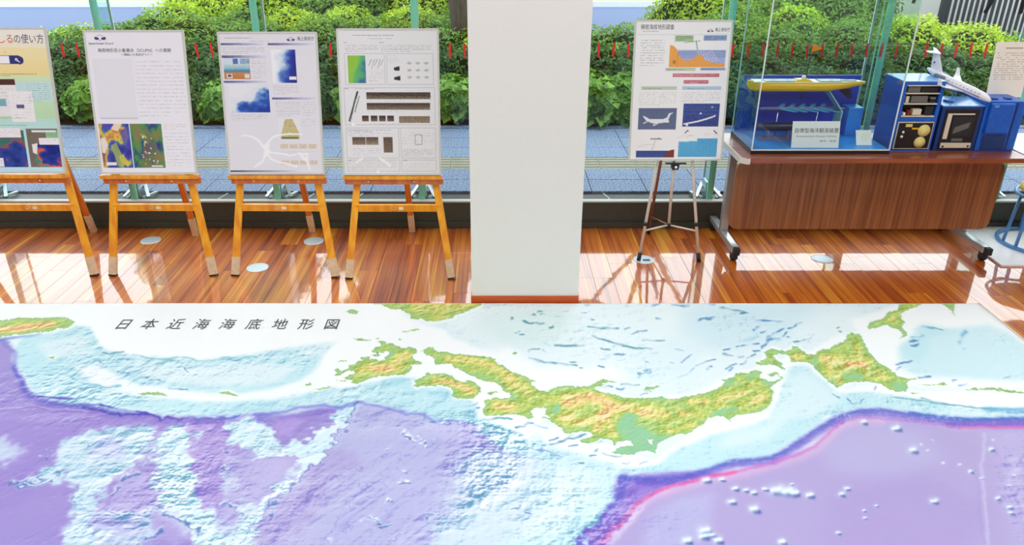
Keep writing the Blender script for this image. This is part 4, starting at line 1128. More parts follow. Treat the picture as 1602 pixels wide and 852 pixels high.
while x < 6.8:
    low = x < -3.9 or 0.6 < x < 2.1
    kind = 'lime' if rnd.random() < 0.65 else 'mid'
    shrub(kind, x, 8.7 + rnd.uniform(-0.1, 0.1), 0.36 if low else 0.64 - 0.10 * (x > 3.2), rnd.uniform(0.85, 1.05), *(G4 if kind == 'lime' else G3)); x += 0.6
x = -3.5
while x < 7.0:
    if not (0.3 < x < 2.2) and x < 4.4:
        shrub('lime' if rnd.random() < 0.7 else 'mid', x, 9.7 + rnd.uniform(-0.1, 0.1), 0.75, rnd.uniform(1.1, 1.4), *G5)
    x += 0.85
for sx, sy in ((-3.0, 10.6), (-2.0, 10.5), (-0.9, 10.6), (3.15, 10.4), (3.5, 10.6), (4.4, 10.5)):
    shrub('lime' if rnd.random() < 0.6 else 'mid', sx, sy, 0.9, rnd.uniform(1.3, 1.6), *G5)

def tree(x, y, r, h, label, crown_z, cs):
    t = empty('tree', (x, y, 0.1))
    tag(t, label, 'tree')
    mb = MB(); pts = [(0, 0, 0)]; 
    rings = []
    for k in range(9):
        z = h * k / 8; rr = r * (1.25 - 0.5 * k / 8) * (1 + 0.06 * math.sin(k * 2.3))
        cx = 0.05 * math.sin(k * 0.9)
        rings.append([(cx + rr * (1 + 0.10 * math.sin(3*a + k)) * math.cos(a), rr * (1 + 0.08 * math.cos(4*a)) * math.sin(a), z) for a in [2*math.pi*j/14 for j in range(14)]])
    mb.loft(rings); mb.build('trunk', M['bark'], t)
    mb = MB()
    for k in range(4):
        a = k * 1.6 + x
        mb.tube([(0.03, 0, h*0.85), (0.5*math.cos(a), 0.5*math.sin(a), h*1.05), (1.1*math.cos(a), 1.1*math.sin(a), h*1.3)], 0.06, 8, r2=0.02)
    mb.build('branch', M['bark'], t)
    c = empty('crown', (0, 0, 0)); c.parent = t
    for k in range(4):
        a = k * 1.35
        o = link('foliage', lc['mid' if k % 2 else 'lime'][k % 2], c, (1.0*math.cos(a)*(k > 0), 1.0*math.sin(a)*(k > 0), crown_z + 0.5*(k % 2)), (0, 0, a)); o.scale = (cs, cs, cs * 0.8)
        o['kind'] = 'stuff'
tree(-0.40, 7.95, 0.105, 3.4, 'thick dark tree trunk rising from the hedge just left of the white column', 4.9, 2.4)
tree(-4.70, 12.8, 0.12, 3.0, 'slim tree beyond the hedge behind the second and third easels', 3.9, 2.1)
tree(-1.45, 13.2, 0.12, 3.0, 'slim tree beyond the hedge behind the easel next to the column', 4.0, 1.7)
tree(2.58, 12.1, 0.13, 3.6, 'dark tree trunk beyond the road edge above the tripod poster', 5.4, 2.6)

# barred fence with gate hoop and pale wall far right
fe = empty('bar_fence', (5.72, 10.2, 0.0), math.radians(-6))
tag(fe, 'black upright bar fence with a bent hoop handle behind the hedge at far right', 'fence')
barm = MB().box(-0.014, 0.014, -0.014, 0.014, 0.0, 1.62).mesh('bar', M['fence'])
for k in range(34): link('bar', barm, fe, (k * 0.066, 0, 0.1))
MB().box(-0.03, 2.25, -0.02, 0.02, 1.72, 1.76).build('top_rail', M['render_wall'], fe)
MB().box(-0.03, 2.25, -0.02, 0.02, 0.16, 0.20).build('bottom_rail', M['fence'], fe)
MB().box(-0.10, -0.03, -0.035, 0.035, 0.0, 2.2).build('post', M['fence'], fe)
MB().tube([(-0.08, -0.01, 1.55), (-0.2, -0.01, 1.52), (-0.38, -0.01, 1.2), (-0.45, -0.01, 0.9)], 0.022, 8).build('brace', M['fence'], fe)
MB().tube([(0.42, -0.06, 0.8), (0.5, -0.06, 1.05), (0.62, -0.06, 1.22), (0.78, -0.06, 1.24), (0.84, -0.06, 1.16), (0.84, -0.06, 0.8)], 0.024, 8).build('hoop_handle', M['fence'], fe)
structure('garden_wall', MB().box(5.35, 10.5, 10.75, 10.9, 0.0, 2.3, 0.01), M['render_wall'])
fm = build_map()
# ------------------------------------------------------------ printed posters
class Canvas:
    def __init__(s, w, h, bg=(248, 248, 249)):
        s.w, s.h, s.ox = w, h, 0.0
        s.a = np.zeros((h, w, 3), np.float32) + np.array(bg, np.float32)
        s.r = np.random.RandomState(w + h)
    def box(s, x0, y0, x1, y1):
        x0 += s.ox; x1 += s.ox
        return max(0, int(x0*s.w)), max(0, int(y0*s.h)), min(s.w, max(int(x0*s.w)+1, int(round(x1*s.w)))), min(s.h, max(int(y0*s.h)+1, int(round(y1*s.h))))
    def rect(s, x0, y0, x1, y1, c, c2=None, noise=0, horiz=False):
        a, b, e, f = s.box(x0, y0, x1, y1)
        if e <= a or f <= b: return
        c = np.array(c, np.float32)
        if c2 is not None:
            c2 = np.array(c2, np.float32)
            t = np.linspace(0, 1, e-a)[None, :, None] if horiz else np.linspace(0, 1, f-b)[:, None, None]
            v = c + (c2 - c) * t + np.zeros((f-b, e-a, 1), np.float32)
        else: v = np.zeros((f-b, e-a, 3), np.float32) + c
        if noise: v = v + (s.r.rand(f-b, e-a, 1) - 0.5) * noise
        s.a[b:f, a:e] = v
    def poly(s, pts, c, alpha=1.0):
        P = [((x + s.ox)*s.w, y*s.h) for x, y in pts]
        ys = [p[1] for p in P]
        for r in range(max(0, int(min(ys))), min(s.h, int(max(ys))+1)):
            y = r + 0.5; xs = []
            for i in range(len(P)):
                x1, y1 = P[i-1]; x2, y2 = P[i]
                if (y1 <= y < y2) or (y2 <= y < y1): xs.append(x1 + (y-y1)*(x2-x1)/(y2-y1))
            xs.sort()
            for a, b in zip(xs[::2], xs[1::2]):
                i0, i1 = max(0, int(round(a))), min(s.w, int(round(b)))
                if i1 > i0: s.a[r, i0:i1] = s.a[r, i0:i1]*(1-alpha) + np.array(c, np.float32)*alpha
    def line(s, pts, c, w=1.0):
        for (x1, y1), (x2, y2) in zip(pts, pts[1:]):
            n = int(max(abs(x2-x1)*s.w, abs(y2-y1)*s.h)*2) + 2
            for t in np.linspace(0, 1, n):
                x = (x1+(x2-x1)*t + s.ox)*s.w; y = (y1+(y2-y1)*t)*s.h
                x0, xx = int(x-w/2+.5), int(x+w/2+.5); y0, y2_ = int(y-w/2+.5), int(y+w/2+.5)
                s.a[max(0, y0):max(y0+1, y2_), max(0, x0):max(x0+1, xx)] = c
    def disc(s, x, y, r, c):
        yy, xx = np.mgrid[0:s.h, 0:s.w]
        m = (xx-(x + s.ox)*s.w)**2 + (yy-y*s.h)**2 < (r*s.w)**2
        s.a[m] = c
    def text(s, x0, y0, x1, y1, n, c=(150, 150, 156), dens=0.62, last=0.6):
        """rows of illegible small print"""
        for k in range(n):
            y = int((y0 + (y1-y0)*(k+0.5)/n) * s.h)
            if y >= s.h: continue
            a = int((x0 + s.ox)*s.w); b = min(s.w, int((x1 + s.ox)*s.w))
            if k == n-1: b = int(a + (b-a)*last)
            m = s.r.rand(b-a) < dens
            base = s.a[y, a:b]
            f = (0.45 + 0.55*s.r.rand(b-a))[:, None]*m[:, None]
            s.a[y, a:b] = base*(1-f) + np.array(c, np.float32)*f
    def field(s, x0, y0, x1, y1, stops, fx=6, fy=6, seed=1, dx=0.0, dy=0.0, amp=1.0):
        a, b, e, f = s.box(x0, y0, x1, y1)
        yy, xx = np.mgrid[0:f-b, 0:e-a].astype(np.float32)
        xn, yn = xx/(e-a), yy/(f-b)
        t = np.clip(0.5 + (fbm(xn*fx, yn*fy, 4, seed) - 0.5)*amp*1.6 + dx*(xn-0.5) + dy*(yn-0.5), 0, 1)
        s.a[b:f, a:e] = ramp(t, stops)

PW_, PH_ = 0.566, 0.805
def poster_mesh(cv, W, H):
    h, w = cv.h, cv.w
    X, Zz = np.meshgrid(np.linspace(-W/2, W/2, w), np.linspace(H, 0, h))
    co = np.stack([X, np.full_like(X, -0.0105), Zz], axis=-1).reshape(-1, 3).astype(np.float32)
    i = np.arange(w*h).reshape(h, w)
    q = np.stack([i[:-1, :-1], i[1:, :-1], i[1:, 1:], i[:-1, 1:]], axis=-1).reshape(-1, 4).astype(np.int32)
    me = bpy.data.meshes.new('printed_sheet')
    me.vertices.add(len(co)); me.vertices.foreach_set('co', co.ravel())
    me.loops.add(q.size); me.loops.foreach_set('vertex_index', q.ravel())
    me.polygons.add(len(q)); me.polygons.foreach_set('loop_start', np.arange(0, q.size, 4, dtype=np.int32))
    me.update(calc_edges=True)
    ca = me.color_attributes.new('print', 'BYTE_COLOR', 'POINT')
    c4 = np.ones((len(co), 4), np.float32); c4[:, :3] = np.clip(cv.a.reshape(-1, 3), 0, 255)/255.0
    ca.data.foreach_set('color_srgb', c4.ravel())
    me.materials.append(M['print'])
    return me

def poster(cv, ubl, ubr, vb, Yb, lean, label, texts=(), roll=0.0):
    A = on_y(ubl, vb, Yb); B = on_y(ubr, vb, Yb)
    W = (B - A).length; H = W * 1.432
    t = empty('poster_panel', (A + B) / 2)
    t.rotation_euler = (-math.radians(lean), roll, 0)
    tag(t, label, 'poster', 'posters on easels')
    MB().box(-W/2, W/2, -0.009, 0.0, 0.0, H).build('board', M['panel_core'], t)
    link('printed_sheet', poster_mesh(cv, W - 0.012, H - 0.012), t, (0, 0, 0.006))
    fr = MB(); e = 0.008
    fr.box(-W/2 - 0.002, -W/2 + e, -0.014, 0.002, 0, H).box(W/2 - e, W/2 + 0.002, -0.014, 0.002, 0, H)
    fr.box(-W/2 + e, W/2 - e, -0.014, 0.002, -0.002, e).box(-W/2 + e, W/2 - e, -0.014, 0.002, H - e, H + 0.002)
    fr.build('frame', M['frame'], t)
    for body, x, y, wd, ht, m in texts:   # normalised top-left position, width, glyph height
        text_mesh('lettering', body, ht * H * 1.08, m, t, (-W/2 + x*W, -0.0112, H - y*H - ht*H*0.86), (math.radians(90), 0, 0), width=wd*W, bold=0.0)
    return t

NAVY = (66, 66, 130)
def logo(cv, x, y, s=1.0):
    for sg in (-1, 1):
        cv.poly([(x + sg*.01*s, y), (x + sg*.045*s, y - .008*s), (x + sg*.065*s, y + .003*s), (x + sg*.04*s, y + .016*s), (x + sg*.015*s, y + .012*s)], NAVY)
    cv.line([(x - .03*s, y - .012*s), (x, y - .022*s), (x + .03*s, y - .012*s)], (220, 120, 120), 1)
    cv.poly([(x - .012*s, y + .012*s), (x + .012*s, y + .012*s), (x, y + .022*s)], NAVY)

# 1: how-to poster, far left
c1 = Canvas(190, 272)
c1.rect(0, 0, 1, .13, (252, 251, 240), (253, 246, 214))
c1.rect(0, .13, 1, .32, (253, 240, 186), (250, 232, 160))
c1.rect(0, .32, 1, .62, (222, 244, 196), (196, 236, 190))
c1.rect(0, .62, 1, 1, (196, 238, 226), (206, 242, 250))
c1.rect(.62, .36, 1, .5, (206, 240, 236), (206, 240, 228))
c1.rect(.0, .36, .02, 1, (206, 240, 236))
c1.ox = 0.10
c1.rect(.15, .185, .50, .235, (255, 255, 255)); c1.line([(.15, .183), (.5, .183)], NAVY, 1); c1.line([(.15, .236), (.5, .236)], NAVY, 1)
c1.rect(.50, .183, .60, .24, (54, 58, 122)); c1.disc(.60, .2115, .040, (54, 58, 122)); c1.disc(.57, .207, .014, (250, 250, 255)); c1.disc(.57, .207, .007, (54, 58, 122)); c1.line([(.58, .213), (.60, .226)], (250, 250, 255), 1.6)
c1.text(.1, .255, .62, .27, 1, (170, 130, 70)); c1.text(.08, .30, .76, .325, 2, (76, 110, 60), .8)
c1.text(.45, .155, .52, .165, 1, (220, 110, 60))
c1.rect(.1, .345, .52, .385, (86, 52, 46), noise=30); c1.rect(.1, .385, .52, .60, (244, 244, 242)); c1.text(.12, .40, .5, .56, 7, (170, 150, 140), .4)
c1.rect(.1, .48, .40, .53, (126, 190, 196))
c1.rect(.44, .43, .68, .64, (250, 250, 248)); c1.text(.46, .44, .66, .62, 9, (180, 176, 196), .3); c1.rect(.50, .52, .58, .545, (90, 96, 140), noise=60)
c1.text(.64, .37, .87, .50, 9, (120, 150, 180), .45)
c1.text(.1, .655, .90, .675, 1, (110, 130, 140), .8); c1.text(.1, .605, .95, .62, 1, (110, 150, 110), .5)
c1.field(.1, .70, .53, .965, [(0, (30, 44, 120)), (.45, (48, 80, 170)), (.6, (96, 70, 140)), (.7, (170, 90, 90)), (1, (40, 130, 120))], 4, 5, 5, .3, -.2)
c1.rect(.16, .685, .50, .75, (250, 250, 250)); c1.text(.17, .69, .49, .745, 4, (200, 150, 150), .3); c1.rect(.1, .80, .20, .88, (250, 250, 250)); c1.rect(.1, .90, .28, .96, (250, 250, 252))
c1.text(.1, .905, .27, .955, 3, (170, 170, 190), .4)
c1.rect(.56, .69, .885, .965, (128, 116, 104), noise=22)
c1.field(.62, .80, .885, .965, [(0, (24, 40, 130)), (.5, (40, 70, 170)), (.62, (190, 70, 90)), (.75, (220, 120, 90)), (1, (60, 150, 130))], 3, 4, 8, -.3, .5)
c1.poly([(.56, .69), (.62, .80), (.60, .90), (.64, .965), (.56, .965)], (124, 116, 106)); c1.poly([(.60, .80), (.66, .79), (.64, .87), (.60, .86)], (246, 246, 240))
c1.rect(.76, .70, .885, .76, (110, 190, 180), (170, 210, 130), 20); c1.rect(.62, .70, .87, .715, (244, 246, 240)); c1.rect(.68, .755, .885, .80, (250, 250, 250)); c1.text(.69, .76, .87, .795, 2, (180, 170, 190), .4)

# 2: naming committee poster
c2 = Canvas(190, 272, (247, 247, 250))
logo(c2, .155, .045); c2.text(.05, .082, .29, .09, 1, (120, 120, 140), .85)
c2.rect(.05, .19, .455, .60, (240, 241, 245)); c2.rect(.06, .60, .455, .612, (214, 216, 222))
c2.text(.47, .195, .97, .60, 15, (176, 174, 174), .55)
c2.field(.03, .645, .345, .965, [(0, (58, 60, 150)), (.38, (90, 90, 190)), (.47, (110, 160, 110)), (.55, (196, 206, 90)), (.62, (238, 204, 92)), (.75, (226, 160, 80)), (1, (150, 110, 100))], 3, 3.4, 14, -.5, -.35, 1.3)
c2.poly([(.03, .75), (.08, .74), (.10, .80), (.06, .86), (.03, .85)], (244, 234, 222)); c2.poly([(.15, .68), (.19, .645), (.27, .645), (.22, .70)], (244, 226, 190)); c2.poly([(.24, .70), (.335, .66), (.335, .84), (.27, .80)], (84, 84, 190), .75)
c2.poly([(.13, .80), (.19, .78), (.26, .92), (.24, .965), (.18, .95)], (190, 212, 96), .7); c2.rect(.06, .925, .17, .945, (246, 246, 236))
c2.field(.355, .645, .685, .965, [(0, (50, 60, 130)), (.4, (66, 96, 130)), (.5, (74, 140, 90)), (.7, (94, 152, 84)), (1, (150, 130, 90))], 5, 4, 23, .1, .1, 1.2)
c2.poly([(.50, .68), (.55, .68), (.62, .80), (.64, .96), (.42, .96), (.46, .86)], (134, 126, 90), .65)
for k in range(26):
    c2.disc(.45 + .16*c2.r.rand(), .72 + .22*c2.r.rand(), .006 + .004*c2.r.rand(), [(236, 220, 150), (250, 250, 244), (226, 176, 90)][k % 3])
c2.rect(.54, .945, .66, .957, (240, 244, 236)); c2.rect(.345, .645, .355, .965, (226, 238, 240))
c2.text(.71, .64, .95, .69, 3, (200, 186, 160), .6); c2.text(.71, .70, .96, .96, 11, (176, 174, 174), .5)
c2.rect(0, .0, 1, .004, (200, 200, 200))

# 3: survey results poster
c3 = Canvas(190, 272, (236, 236, 240))
c3.text(.06, .03, .55, .037, 1, (130, 124, 120), .8); c3.text(.3, .055, .68, .06, 1, (160, 160, 170), .7); logo(c3, .74, .045, .7)
def hd(cv, x0, y, x1, h=.014):
    cv.rect(x0, y, x1, y + h, (112, 112, 168), (232, 232, 246), 26, True); cv.text(x0 + .01, y, x0 + (x1-x0)*.45, y + h, 2, (70, 66, 110), .8)
hd(c3, .02, .07, .48); hd(c3, .50, .07, .98); hd(c3, .02, .157, .48); hd(c3, .02, .333, .48); hd(c3, .51, .45, .97)
c3.text(.03, .095, .47, .145, 4, (178, 174, 170), .6)
c3.rect(.03, .18, .30, .215, (216, 232, 242)); c3.rect(.13, .18, .18, .215, (84, 120, 176), noise=40); c3.rect(.20, .18, .30, .215, (150, 176, 200), noise=80)
c3.rect(.03, .215, .30, .25, (210, 226, 226), (150, 196, 210), 26); c3.rect(.03, .25, .30, .28, (110, 160, 190), (70, 130, 170), 24); c3.rect(.03, .275, .30, .32, (214, 144, 74), (200, 130, 70), 26)
c3.rect(.055, .285, .11, .312, (244, 240, 232)); c3.rect(.065, .29, .10, .306, (90, 100, 120)); c3.rect(.24, .285, .29, .312, (232, 228, 216))
c3.text(.32, .17, .47, .32, 9, (180, 176, 172), .55)
c3.field(.53, .115, .78, .345, [(0, (250, 251, 253)), (.3, (214, 228, 244)), (.5, (110, 150, 212)), (.75, (44, 66, 170)), (1, (44, 50, 142))], 3, 4, 6, 1.25, .35, .5)
c3.rect(.70, .305, .775, .325, (246, 248, 250))
c3.field(.07, .36, .48, .555, [(0, (242, 242, 246)), (.45, (230, 234, 242)), (.56, (150, 186, 226)), (.75, (50, 96, 186)), (1, (38, 66, 158))], 4, 4, 19, .75, .95, .55)
c3.rect(.05, .36, .07, .555, (240, 240, 240)); c3.text(.06, .565, .45, .615, 4, (180, 176, 174), .5)
c3.text(.53, .36, .79, .43, 5, (176, 174, 172), .6); c3.text(.54, .475, .80, .585, 8, (178, 176, 174), .6); c3.text(.82, .475, .97, .585, 6, (180, 176, 174), .5)
c3.field(.57, .605, .77, .745, [(0, (196, 178, 128)), (.5, (220, 200, 152)), (.8, (190, 200, 130)), (1, (226, 190, 130))], 6, 6, 3, 0, .3, 1.2)
c3.poly([(.56, .60), (.63, .60), (.58, .70), (.555, .75)], (240, 240, 240)); c3.poly([(.70, .60), (.78, .60), (.78, .72)], (240, 240, 240)); c3.rect(.58, .735, .76, .748, (110, 128, 70), noise=30)
for yy in (.785, .905):
    for k in range(4): c3.rect(.56 + k*.1, yy, .64 + k*.1, yy + .03, (226, 210, 184), noise=34)
c3.text(.57, .83, .95, .87, 2, (200, 192, 180), .5)
c3.text(.8, .6, .95, .66, 5, (190, 184, 180), .4)
c3.rect(.0, .978, .75, .99, (60, 50, 90), (236, 236, 240), 10, True); c3.text(.0, .98, .28, .988, 1, (30, 24, 40), .9)
WH = (255, 255, 255)
for pts, w in [([(.168, .721), (.23, .724), (.29, .739), (.33, .76), (.36, .79), (.40, .82)], 3), ([(.40, .80), (.43, .77), (.48, .735), (.535, .72), (.66, .709), (.79, .713)], 3),
               ([(.39, .84), (.375, .89), (.35, .915), (.31, .935), (.27, .95)], 3), ([(.41, .83), (.46, .847), (.52, .851), (.60, .858), (.65, .866), (.72, .86)], 3),
               ([(.42, .855), (.45, .895), (.50, .91), (.565, .92), (.65, .935), (.72, .95)], 3), ([(.745, .852), (.84, .858), (.83, .91), (.855, .967)], 3.4), ([(.77, .86), (.80, .89), (.83, .90)], 5)]:
    c3.line(pts, WH, w)  # white branching shape set into the sheet colours
c3.poly([(.35, .79), (.40, .785), (.45, .78), (.43, .82), (.46, .845), (.42, .86), (.40, .88), (.37, .87), (.385, .83)], WH)

# 4: scientific poster
c4 = Canvas(190, 272, (238, 238, 238))
BX = (196, 198, 202)
for x0, y0, x1, y1 in [(.06, .16, .46, .37), (.48, .16, .95, .37), (.04, .39, .96, .65), (.04, .67, .58, .885), (.60, .67, .96, .885), (.04, .9, .58, .98), (.6, .9, .96, .98)]:
    c4.line([(x0, y0), (x1, y0), (x1, y1), (x0, y1), (x0, y0)], BX, 1)
c4.text(.15, .035, .85, .042, 1, (110, 110, 120), .85); c4.text(.3, .058, .7, .064, 1, (170, 170, 176), .7); c4.text(.06, .082, .13, .09, 1, (90, 100, 160), .8); c4.text(.42, .082, .5, .09, 1, (90, 100, 160), .8)
c4.text(.07, .10, .40, .15, 5, (172, 170, 168), .6); c4.text(.43, .10, .94, .15, 5, (172, 170, 168), .6)
c4.field(.09, .175, .27, .36, [(0, (150, 200, 70)), (.35, (150, 206, 80)), (.55, (100, 190, 110)), (.8, (80, 160, 140)), (1, (70, 110, 160))], 3, 4, 31, .9, .45, .5)
for k in range(5): c4.line([(.30 + .03*k, .24 + .02*(k % 2)), (.33 + .03*k, .20)], (150, 150, 150), 1)
c4.text(.30, .27, .45, .35, 5, (172, 172, 172), .4); c4.text(.49, .17, .6, .23, 5, (176, 184, 196), .4)
for x, y in [(.55, .255), (.555, .32)]: c4.poly([(x, y), (x+.06, y-.01), (x+.06, y+.022), (x, y+.018)], (50, 50, 50))
for j in range(3):
    for i in range(3):
        x, y = .71 + i*.085, .225 + j*.048
        c4.poly([(x-.028, y), (x, y-.012), (x+.028, y), (x, y+.013)], (206, 208, 210)); c4.line([(x-.02, y+.002), (x+.02, y-.004)], (160, 160, 166), 1)
c4.text(.05, .395, .12, .402, 1, (90, 100, 160), .9); c4.text(.14, .395, .5, .402, 1, (180, 140, 140), .7)
BR = (86, 74, 66)
c4.rect(.265, .425, .915, .47, (70, 58, 50), (130, 116, 100), 46); c4.rect(.265, .497, .912, .545, (70, 58, 50), (140, 126, 108), 46)
for k in range(5): c4.line([(.27 + k*.13, .428 + .004*k), (.40 + k*.13, .45)], (50, 40, 36), 1)
c4.line([(.175, .42), (.08, .62)], (44, 50, 44), 2.6); c4.line([(.19, .45), (.14, .56)], (90, 140, 70), 1.6); c4.line([(.155, .47), (.09, .63)], (150, 150, 150), 1)
for x in (.215, .302, .388, .470): c4.rect(x, .585, x + .066, .625, (58, 46, 40), (120, 104, 90), 40)
c4.rect(.59, .59, .905, .635, (132, 116, 96), (150, 134, 112), 60)
for y in (.478, .553, .637): c4.text(.27, y, .9, y + .008, 1, (190, 186, 180), .4)
c4.text(.05, .68, .5, .70, 2, (120, 120, 150), .7); c4.text(.05, .70, .5, .73, 2, (176, 172, 170), .6)
c4.rect(.105, .737, .235, .79, (94, 78, 64), (150, 134, 112), 50); c4.rect(.245, .737, .37, .79, (94, 78, 64), (160, 144, 120), 50); c4.rect(.425, .737, .515, .845, (100, 84, 68), (126, 108, 90), 50)
c4.text(.1, .81, .4, .87, 4, (186, 182, 178), .45); c4.text(.62, .7, .94, .79, 5, (182, 182, 182), .35)
c4.line([(.75, .72), (.82, .72), (.82, .79), (.75, .79), (.75, .72)], (130, 130, 134), 1); c4.text(.62, .82, .94, .875, 5, (172, 170, 168), .6)
c4.text(.05, .905, .55, .97, 5, (176, 172, 170), .6); c4.text(.05, .90, .12, .908, 1, (90, 100, 160), .8); c4.text(.62, .90, .7, .908, 1, (90, 100, 160), .8); c4.text(.62, .92, .9, .97, 4, (206, 204, 202), .5)
c4.line([(.13, .918), (.20, .885)], WH, 2.6); c4.line([(.37, .885), (.42, .905), (.48, .94)], WH, 2.8); c4.disc(.115, .645, .018, WH); c4.disc(.35, .985, .016, WH)

# 5: bathymetric lidar poster on the tripod
c5 = Canvas(190, 272, (250, 251, 252))
c5.text(.07, .068, .36, .074, 1, (120, 120, 124), .7); logo(c5, .78, .068, .55)
c5.line([(.03, .095), (.97, .095)], (206, 222, 224), 1)
c5.text(.06, .125, .32, .32, 11, (128, 128, 130), .6)
c5.rect(.42, .10, .61, .142, (176, 206, 160)); c5.text(.43, .104, .60, .138, 3, (70, 92, 60), .8); c5.rect(.72, .10, .96, .136, (150, 172, 214)); c5.text(.73, .104, .95, .134, 3, (70, 80, 130), .8)
c5.line([(.64, .14), (.66, .20)], (130, 196, 170), 2); c5.line([(.52, .15), (.68, .138)], (120, 126, 120), 1)
c5.rect(.46, .205, .96, .30, (166, 182, 226), (176, 190, 232), 20)
for k in range(4): c5.line([(.46, .215 + k*.012), (.96, .212 + k*.012)], (120, 140, 206), 1)
for k in range(6): c5.line([(.66 + .03*k, .21), (.74 + .03*k, .28)], (226, 226, 244), 1)
c5.poly([(.37, .165), (.41, .175), (.45, .20), (.46, .235), (.54, .28), (.62, .265), (.66, .235), (.71, .235), (.74, .27), (.82, .29), (.96, .298), (.96, .322), (.37, .322)], (244, 174, 92))
c5.line([(.455, .215), (.455, .322)], (230, 140, 60), 1); c5.disc(.42, .285, .02, (196, 140, 60))
c5.rect(.34, .33, .65, .348, (196, 214, 186)); c5.text(.35, .332, .64, .346, 1, (90, 100, 80), .8); c5.rect(.71, .328, .97, .344, (150, 168, 206)); c5.text(.72, .33, .96, .342, 1, (80, 90, 140), .8)
c5.rect(.42, .368, .91, .392, (204, 116, 132)); c5.text(.43, .372, .90, .390, 2, (246, 214, 220), .7); c5.rect(.54, .418, .80, .442, (204, 110, 126)); c5.text(.55, .422, .79, .440, 2, (246, 214, 220), .7)
c5.rect(.09, .463, .47, .486, (198, 214, 196)); c5.text(.12, .468, .44, .482, 1, (92, 108, 92), .8); c5.rect(.53, .463, .94, .486, (186, 212, 236)); c5.text(.58, .468, .9, .482, 1, (84, 110, 150), .8)
c5.text(.07, .50, .47, .60, 7, (176, 186, 172), .6); c5.text(.52, .50, .94, .58, 6, (172, 184, 200), .6)
c5.rect(.075, .62, .485, .775, (98, 112, 146), (104, 116, 148), 16)
c5.poly([(.12, .675), (.15, .68), (.20, .70), (.34, .70), (.385, .685), (.40, .655), (.45, .65), (.42, .665), (.40, .70), (.41, .725), (.36, .725), (.24, .732), (.16, .712)], (240, 242, 246)); c5.line([(.18, .715), (.13, .73)], (232, 236, 244), 1.6); c5.line([(.30, .725), (.24, .745)], (232, 236, 244), 2)
c5.rect(.555, .585, .94, .755, (66, 84, 150), (60, 76, 146), 34)
c5.line([(.57, .735), (.72, .715), (.82, .695), (.90, .675)], (240, 244, 248), 2.6); c5.disc(.60, .738, .014, (244, 246, 250)); c5.disc(.74, .655, .01, (244, 246, 248)); c5.disc(.86, .61, .01, (240, 244, 248))
for y in (.61, .63, .66): c5.line([(.56, y), (.93, y + .004)], (90, 108, 170), 1)
c5.line([(.22, .845), (.33, .845)], (110, 116, 126), 2); c5.line([(.30, .838), (.34, .85)], (120, 126, 136), 1); c5.line([(.27, .86), (.24, .93)], (180, 184, 190), 1); c5.text(.09, .88, .24, .91, 2, (180, 184, 190), .6)
c5.rect(.07, .935, .48, .985, (60, 84, 150), (70, 90, 160), 18); c5.poly([(.36, .985), (.41, .945), (.44, .93), (.485, .925), (.485, .985)], (130, 66, 58))
c5.line([(.59, .80), (.62, .782)], (90, 90, 100), 2); c5.line([(.90, .782), (.93, .805)], (90, 90, 100), 2); c5.text(.52, .815, .70, .84, 2, (180, 180, 190), .5); c5.text(.8, .8, .95, .83, 2, (190, 190, 196), .4)
c5.rect(.53, .865, .73, .98, (98, 184, 228), (92, 178, 226), 18); c5.rect(.73, .845, .945, .98, (90, 170, 222), (96, 180, 228), 26); c5.line([(.53, .865), (.73, .863)], (180, 220, 240), 1)

